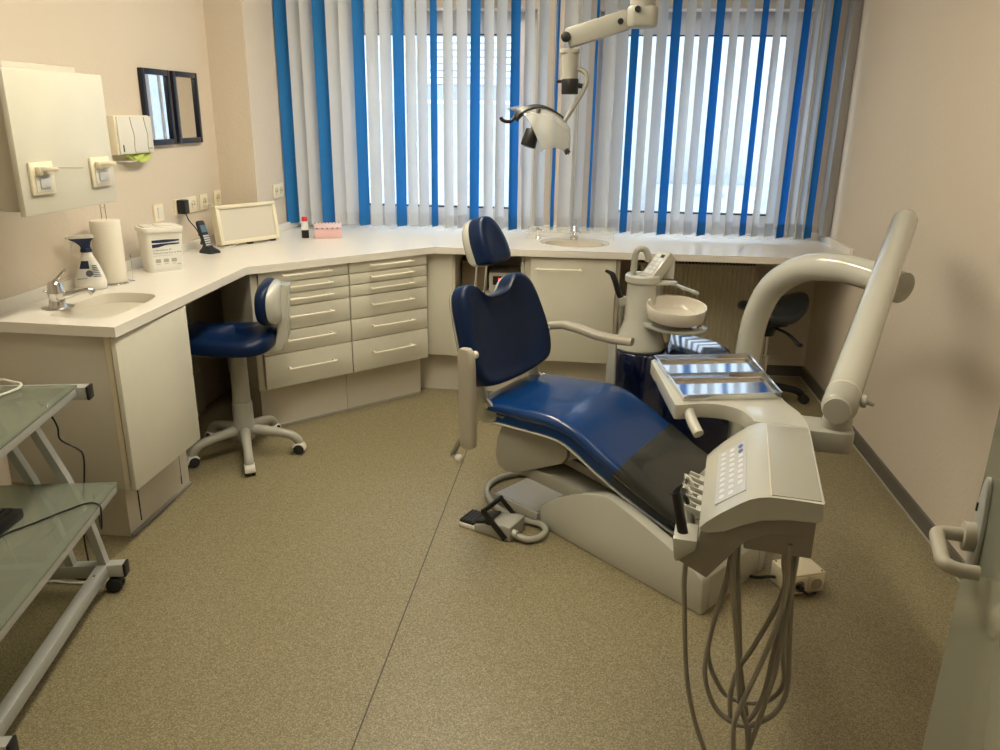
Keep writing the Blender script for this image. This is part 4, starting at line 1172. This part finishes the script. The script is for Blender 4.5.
def mirror(y0, y1, label):
    m = thing('wall_mirror', label, 'mirror', (XL, (y0+y1)/2, 1.385), 0, 'black framed mirrors on the left wall')
    w_ = y1-y0; h_ = .338; f = .026
    b = B().rng(0, .022, -w_/2, -w_/2+f, 0, h_, bev=.003).rng(0, .022, w_/2-f, w_/2, 0, h_, bev=.003).rng(0, .022, -w_/2+f*.8, w_/2-f*.8, 0, f, bev=.003).rng(0, .022, -w_/2+f*.8, w_/2-f*.8, h_-f, h_, bev=.003)
    b.build('frame', 'bframe', m)
    B().rng(.004, .010, -w_/2+.01, w_/2-.01, .01, h_-.01).build('mirror_glass', 'mirror', m)
    return m
m1 = mirror(3.575, 3.822, 'left of two black framed mirrors, beside the towel dispenser')
m2 = mirror(3.850, 4.098, 'right of two black framed mirrors, nearer the corner')

def socket(loc, rz, n, label, cat='socket', horiz=True, kinds=None):
    s = thing('wall_socket' if cat == 'socket' else 'light_switch', label, cat, loc, rz)
    st = .071
    B().rng(-.04-(n-1)*st/2, .04+(n-1)*st/2, -.010, 0, -.04, .04, bev=.003).build('cover_plate', 'ivory', s)
    for i in range(n):
        x = (i-(n-1)/2)*st
        if cat == 'socket':
            w = B().lathe([(0, .0012), (.0165, .0012), (.0185, .0040), (.021, .0040), (.022, 0)], T(x, -.0095, 0) @ RX(pi/2), 24).build('socket_well', 'edge', s)
            b = B()
            for dx in (-.0095, .0095): b.cyl((x+dx, -.0104, 0), (x+dx, -.0116, 0), .0034, seg=10)
            b.build('contact_holes', 'black', w)
        else:
            B().rng(x-.016, x+.016, -.016, -.009, -.026, .026, bev=.003).build('rocker', 'white', s)
    return s
socket((XL, 3.605, 1.078), pi/2, 1, 'single ivory switch on the wall above the white tub', 'switch')
socket((XL, 3.87, 1.083), pi/2, 3, 'ivory triple socket holding the black plug')
socket((XL, 4.065, 1.083), pi/2, 1, 'single ivory socket right of the triple socket')
socket((XL, 4.225, 1.088), pi/2, 1, 'single ivory socket closest to the wall corner')
socket((-1.84, 4.575, 1.10), pi/2, 2, 'ivory double socket left of the blind')

pg = thing('power_plug', 'black plug adapter in the triple socket with cord hanging down', 'plug', (XL+.011, 3.795, 1.088), 0)
B().rng(.003, .045, -.030, .018, -.035, .034, bev=.006).build('plug_body', 'black', pg)
B().tube([(.03, 0, -.03), (.032, .02, -.07), (.04, .07, -.12), (.05, .09, -.17), (.055, .10, -.205), (.08, .10, -.224), (.12, .05, -.225), (.14, .02, -.225)], .0028, seg=8).build('cord', 'black', pg)
B().tube([(.045, .08, -.150), (.060, .10, -.165), (.055, .115, -.185), (.045, .10, -.20), (.055, .085, -.185), (.06, .09, -.165)], .0055, seg=8).build('cord_bundle', 'black', pg)

# ================================================================== THINGS ON THE WORKTOP
def faucet(loc, rz, label, sc=1.0):
    f = thing('faucet', label, 'faucet', loc, rz)
    b = B().lathe([(0, 0), (.032, 0), (.032, .004), (.028, .010), (.027, .045), (.031, .052), (.031, .060), (.025, .068), (.025, .086), (.019, .094), (0, .098)], Matrix.Scale(sc, 4), 28)
    b.build('body', 'chrome', f)
    b = B().tube([(.005*sc, 0, .040*sc), (.05*sc, 0, .048*sc), (.085*sc, 0, .055*sc), (.108*sc, 0, .056*sc), (.120*sc, 0, .044*sc)], [.016*sc, .014*sc, .012*sc, .013*sc, .0125*sc], seg=16, smooth=4)
    b.build('spout', 'chrome', f)
    b = B().tube([(-.002*sc, 0, .092*sc), (.010*sc, .004*sc, .104*sc), (.032*sc, .010*sc, .126*sc), (.044*sc, .012*sc, .130*sc)], [.008*sc, .006*sc, .005*sc, .0065*sc], seg=10, smooth=4)
    b.build('lever', 'chrome', f)
    b = B().tube([(-.012*sc, 0, .05*sc), (-.03*sc, -.004*sc, .06*sc), (-.04*sc, -.005*sc, .064*sc)], .004*sc, seg=8, smooth=3)
    b.build('pull_rod', 'chrome', f)
    return f
fl = faucet((-1.903, 2.60, ZT), rad(30), 'chrome mixer tap beside the corner sink under the wall cabinet', 1.0)
B().lathe([(.052, .0), (.054, .001), (.052, .002), (.0, .0015)], seg=36).build('tap_ring', 'steel', fl)
faucet((-.090, 4.620, ZT+.0045), rad(-88), 'chrome mixer tap behind the oval washbasin', .80)
st = thing('small_tap', 'small chrome tap left behind the oval washbasin', 'tap', (-.300, 4.62, ZT), rad(-60))
b = B().lathe([(0, 0), (.016, 0), (.014, .006), (.009, .012), (.009, .05), (.012, .055), (.010, .066), (0, .068)], seg=20)
b.build('body', 'chrome', st)
B().tube([(0, 0, .05), (.03, 0, .058), (.055, 0, .055), (.058, 0, .045)], .006, seg=10, smooth=3).build('spout', 'chrome', st)
sg = thing('splash_guard', 'clear acrylic splash guard behind the oval washbasin', 'splash guard', (-.11, 4.672, ZT+.0045))
B().rng(-.25, .25, .0, .004, 0, .060).rng(-.25, -.246, -.07, .0, 0, .060).rng(.246, .25, -.07, .0, 0, .060).rng(-.25, .25, -.004, .0, .057, .061).build('panes', 'clear', sg)

sb = thing('spray_bottle', 'white spray bottle with navy trigger head beside the sink', 'spray bottle', (-1.965, 2.90, ZT), rad(34))
def ov(rx, ry, z, n=28, dx=0): return [(rx*cos(2*pi*k/n)+dx, ry*sin(2*pi*k/n), z) for k in range(n)]
B().loft([ov(.052, .030, 0), ov(.056, .034, .004), ov(.058, .035, .03), ov(.054, .033, .05), ov(.040, .028, .095), ov(.026, .022, .128), ov(.019, .018, .142), ov(.018, .018, .155)]).build('bottle', 'white', sb, ang=50)
def patch(x0, x1, z0, z1, mt, nm, par, k=1.02):
    # label patch hugging the bottle's near side
    tab = [(0, .056, .034), (.03, .058, .035), (.05, .054, .033), (.095, .040, .028), (.128, .026, .022), (.142, .019, .018)]
    R = []
    for i in range(7):
        z = z0+(z1-z0)*i/6; rx = interp([(t[0], t[1]) for t in tab], z); ry = interp([(t[0], t[2]) for t in tab], z)
        row = []
        for j in range(9):
            x = (x0+(x1-x0)*j/8)*rx; y = -ry*math.sqrt(max(0, 1-(x/rx)**2))
            row.append((x*k, y*k-.0006, z))
        R.append(row+[(p[0], p[1]+.002, p[2]) for p in row[::-1]])
    return B().loft(R).build(nm, mt, par)
patch(-.75, .05, .088, .118, 'navyl', 'label_band', sb)
lb = patch(-.85, .75, .046, .084, 'label', 'label', sb)
patch(.15, .8, .050, .112, 'label', 'side_label', sb, 1.03)
b = B()
for k in range(7): b.rng(.012, .040-k*.002, -.0345+k*.0015, -.032, .056+k*.007, .0585+k*.007)
b.build('label_lines', 'ink', sb)
B().lathe([(.006, 0), (.013, .0), (.013, .001), (.006, .001)], T(.0, -.0352, .070) @ RX(pi/2), 20).build('label_emblem', 'ink', sb)
B().rng(-.045, .0, -.0335, -.0325, .049, .0515).build('label_rule', 'ink', sb)
b = B().lathe([(.0, .150), (.021, .150), (.021, .158), (.018, .166), (0, .166)], seg=24)
b.loft([[(x, y, z) for x, y in rrect(w_, .026, .008, 3, cx)] for (w_, cx, z) in ((.034, .0, .164), (.038, -.002, .176), (.060, -.008, .192), (.086, -.012, .200), (.088, -.012, .204))])
th_ = b.build('trigger_head', 'navyl', sb)
b = B().loft([[(x, y, z) for x, y in rrect(w_, .024, .008, 3, cx)] for (w_, cx, z) in ((.088, -.012, .2035), (.086, -.012, .212), (.07, -.008, .216))])
b.cyl((-.052, 0, .207), (-.068, 0, .2075), .007, seg=12)
b.build('head_cap', 'white', th_)
B().tube([(-.036, 0, .198), (-.044, 0, .185), (-.046, 0, .170), (-.052, 0, .155)], [.006, .0055, .005, .004], seg=8, smooth=3).build('trigger', 'white', th_)

ph = thing('paper_roll_holder', 'chrome wire holder carrying the paper towel roll', 'roll holder', (-1.955, 3.03, ZT))
b = B()
ring = [(.070*cos(2*pi*k/28), .070*sin(2*pi*k/28), .004) for k in range(29)]
b.tube(ring, .0028, seg=8, smooth=1)
b.tube([(.070, .0, .004), (.082, .01, .010), (.086, .02, .008)], .0025, seg=6, smooth=3)
b.tube([(.060, .045, .004), (.062, .05, .10), (.058, .046, .112), (.058, .042, .10)], .0022, seg=6, smooth=3)
b.build('base_ring', 'chrome', ph)
b = B().tube([(-.010, 0, .004), (-.010, 0, .300), (-.008, 0, .306), (.008, 0, .306), (.010, 0, .300), (.010, 0, .004)], .0022, seg=8, smooth=2)
b.build('upright_loop', 'chrome', ph)
prl = thing('paper_towel_roll', 'cream paper towel roll standing beside the spray bottle', 'paper roll', (-1.955, 3.03, ZT+.0075))
B().lathe([(.018, .0), (.056, .0), (.057, .002), (.057, .247), (.056, .250), (.018, .250), (.018, .0)], seg=44).build('paper', 'paper', prl, ang=30)
B().lathe([(.0195, .251), (.0215, .251), (.0215, .2485)], seg=24).build('core', 'ivory', prl)

wt_ = thing('wipes_tub', 'white disinfectant wipes tub with blue and white label', 'tub', (-1.905, 3.345, ZT), rad(45))
tr = [rrect(.150*f, .118*f, .022, 5) for f in (1, 1.01, 1.06, 1.10, 1.12)]
B().loft([[(x, y, z) for x, y in r] for r, z in zip(tr, (0, .004, .09, .165, .176))]).build('bucket', 'white', wt_, ang=50)
b = B().loft([[(x, y, z) for x, y in rrect(.176*f, .142*f, .026*f, 5)] for f, z in ((.99, .172), (1.0, .174), (1.01, .190), (.99, .194), (.93, .196))])
b.build('lid', 'white', wt_, ang=40)
B().prism(rrect(.085, .07, .02, 5, .02, 0), .010, T(0, 0, .195), bev=.004).prism(rrect(.04, .09, .012, 4, -.058, 0), .006, T(0, 0, .195), bev=.002).build('lid_flap', 'white', wt_)
# front label: local -y face, slightly sloping
fm = basis(V((0, -.0592, .006)), V((1, 0, 0)), V((0, -.0345, 1)).normalized(), V((0, -1, -.0345)).normalized())
lbm = B().prism(rrect(.122, .128, .006, 3, .004, .074), .0012, fm); lbo = lbm.build('label', 'label', wt_)
b = B().prism([(-.055, .136), (-.055, .124), (.0, .123), (.062, .128), (.062, .134), (.0, .137)], .0008, fm @ T(0, 0, .0012))
b.prism([(-.055, .118), (-.055, .103), (-.03, .104), (.005, .112), (.062, .114), (.062, .119), (.0, .120)], .0008, fm @ T(0, 0, .0012))
b.build('label_stripes', 'navyl', lbo)
b = B().text('Leukonverse 60', .0125, fm @ T(-.054, .088, .0012)).text('Antiseptonery Duo & Wet', .0112, fm @ T(-.054, .075, .0012))
b.build('label_text', 'ink', lbo)
b = B()
for k in range(3):
    x = -.046+k*.034
    b.rng(x, x+.022, .036, .052, .0012, .0017, mtx=fm)
    b.rng(x+.003, x+.019, .028, .0305, .0012, .0017, mtx=fm)
b.rng(.045, .06, .022, .026, .0012, .0017, mtx=fm).rng(-.054, .03, .066, .0675, .0012, .0017, mtx=fm)
b.build('label_pictograms', 'arm', lbo)

pc = thing('phone_cradle', 'black charging cradle of the cordless phone', 'phone cradle', (-1.905, 3.80, ZT), rad(68))
R = [[(x, y, z) for x, y in rrect(w_, d_, .012, 4, 0, cy)] for w_, d_, z, cy in ((.072, .085, 0, 0), (.074, .087, .006, 0), (.068, .080, .014, .002), (.052, .050, .024, .010), (.046, .036, .034, .014))]
B().loft(R).build('base', 'phoneb', pc)
cp = thing('cordless_phone', 'black cordless handset standing in its cradle', 'phone', (-1.905, 3.80, ZT), rad(68))
tm = T(0, .010, .022) @ RX(rad(-18))
b = B()
R = [[(x, y, z) for x, y in rrect(w_, t_, .008, 3)] for w_, t_, z in ((.040, .018, 0), (.046, .024, .006), (.047, .025, .07), (.046, .024, .125), (.042, .022, .137), (.034, .016, .141))]
b.loft(R, mtx=tm); hs = b.build('handset', 'phoneb', cp)
B().rng(-.017, .017, -.0135, -.012, .080, .116, mtx=tm).build('screen', 'phoned', hs)
b = B()
for i in range(5):
    for j in range(3): b.rng(-.017+j*.012, -.007+j*.012, -.0138, -.012, .012+i*.0115, .0195+i*.0115, mtx=tm)
b.build('keypad', 'keyp', hs)

xv = thing('xray_viewer', 'ivory light box for x-rays on the worktop corner', 'light box', (-1.815, 4.115, ZT), math.atan2(.317, .19))
tm = T(0, 0, .012) @ RX(rad(-9))
w2 = .188
b = B()
b.rng(-w2, w2, 0, .055, 0, .020, bev=.004, mtx=tm).rng(-w2, w2, 0, .055, .185, .205, bev=.004, mtx=tm).rng(-w2, -w2+.022, 0, .055, .01, .195, bev=.004, mtx=tm).rng(w2-.022, w2, 0, .055, .01, .195, bev=.004, mtx=tm).rng(-w2+.01, w2-.01, .02, .054, .01, .195, mtx=tm)
b.build('case', 'ivory', xv)
B().rng(-w2+.02, w2-.02, .010, .016, .018, .187, mtx=tm).build('viewing_screen', 'viewer', xv)
b = B()
for x in (-.15, .0, .15): b.rng(x-.012, x+.012, .008, .04, 0, .014)
b.build('feet', 'black', xv)

xi = (T(-1.815, 4.115, ZT) @ RZ(math.atan2(.317, .19))).inverted()
B().tube([xi @ V(p) for p in ((XL+.012, 4.065, 1.078), (XL+.045, 4.07, 1.07), (XL+.075, 4.075, 1.02), (XL+.09, 4.06, .95), (XL+.095, 4.03, .89), (XL+.10, 4.0, .8635), (XL+.13, 3.98, .8632), (XL+.17, 4.0, .8635), (XL+.19, 4.04, .872))], .0026, seg=8).build('cord', 'white', xv, label='thin white mains cord')

pb_ = thing('pink_box', 'pale pink dispenser box with dotted lid under the left blind', 'box', (-1.497, 4.425, ZT), rad(20))
B().rng(-.073, .078, -.045, .045, 0, .050, bev=.004).build('box', 'pink', pb_)
ld = B().prism([(-.047, .050), (.047, .050), (.047, .064), (.020, .082), (-.020, .082), (-.047, .064)], .154, basis(V((-.0755, 0, 0)), V((0, 1, 0)), V((0, 0, 1)), V((1, 0, 0))), bev=.003).build('lid', 'pinkd', pb_)
b = B()
for i in range(5): b.sphere((-.058+i*.028, -.0475, .057), .004, (1, .35, 1), 10)
for i in range(8):
    b.rng(-.070+i*.019, -.064+i*.019, -.020, .020, .0815, .083)
b.build('lid_dots', 'black', ld)
rb = thing('small_bottle', 'small black bottle with red cap left of the pink box', 'bottle', (-1.615, 4.385, ZT))
B().lathe([(0, 0), (.019, 0), (.021, .003), (.021, .045), (.0, .046)], seg=24).build('lower_body', 'black', rb)
B().lathe([(.0205, .044), (.021, .046), (.020, .075), (.014, .088), (.011, .095), (0, .096)], seg=24).build('upper_body', 'label', rb, label='pale upper half of the bottle')
B().lathe([(0, .094), (.015, .094), (.016, .097), (.016, .114), (.014, .118), (0, .118)], seg=20).build('cap', 'red', rb)

# ================================================================== LIGHT, SKY, CAMERA
wd = bpy.data.worlds.new('sky'); S.world = wd; wd.use_nodes = True; nt = wd.node_tree
bg = nt.nodes['Background']
tc = nt.nodes.new('ShaderNodeTexCoord'); sx = nt.nodes.new('ShaderNodeSeparateXYZ'); rp = nt.nodes.new('ShaderNodeValToRGB')
nt.links.new(tc.outputs['Generated'], sx.inputs[0]); nt.links.new(sx.outputs[2], rp.inputs['Fac'])
rp.color_ramp.elements[0].color = (.55, .66, .80, 1); rp.color_ramp.elements[1].color = (.72, .86, 1, 1)
nt.links.new(rp.outputs['Color'], bg.inputs['Color']); bg.inputs['Strength'].default_value = SKY

cam = bpy.data.cameras.new('camera'); co = bpy.data.objects.new('camera', cam); COL.objects.link(co)
th, yaw, roll = 0.319389536, 0.110029786, -0.0149663867
Fv = V((-sin(yaw)*cos(th), cos(yaw)*cos(th), -sin(th))); r0 = V((cos(yaw), sin(yaw), 0)); d0 = Fv.cross(r0)
r = r0*cos(roll)+d0*sin(roll); d = d0*cos(roll)-r0*sin(roll)
co.matrix_world = basis(V((0, 0, 1.55)), r, -d, -Fv)
cam.sensor_fit = 'HORIZONTAL'; cam.sensor_width = 36; cam.lens = 36*790.74/1000; cam.clip_start = .02; cam.clip_end = 60
S.camera = co
S.view_settings.view_transform = 'Standard'; S.view_settings.look = 'None'; S.view_settings.gamma = 1
S.view_settings.use_curve_mapping = False; S.view_settings.exposure = EXPO
S.cycles.use_denoising = True
S.cycles.max_bounces = 10; S.cycles.diffuse_bounces = 6; S.cycles.glossy_bounces = 4; S.cycles.transparent_max_bounces = 16
S.cycles.sample_clamp_indirect = 6
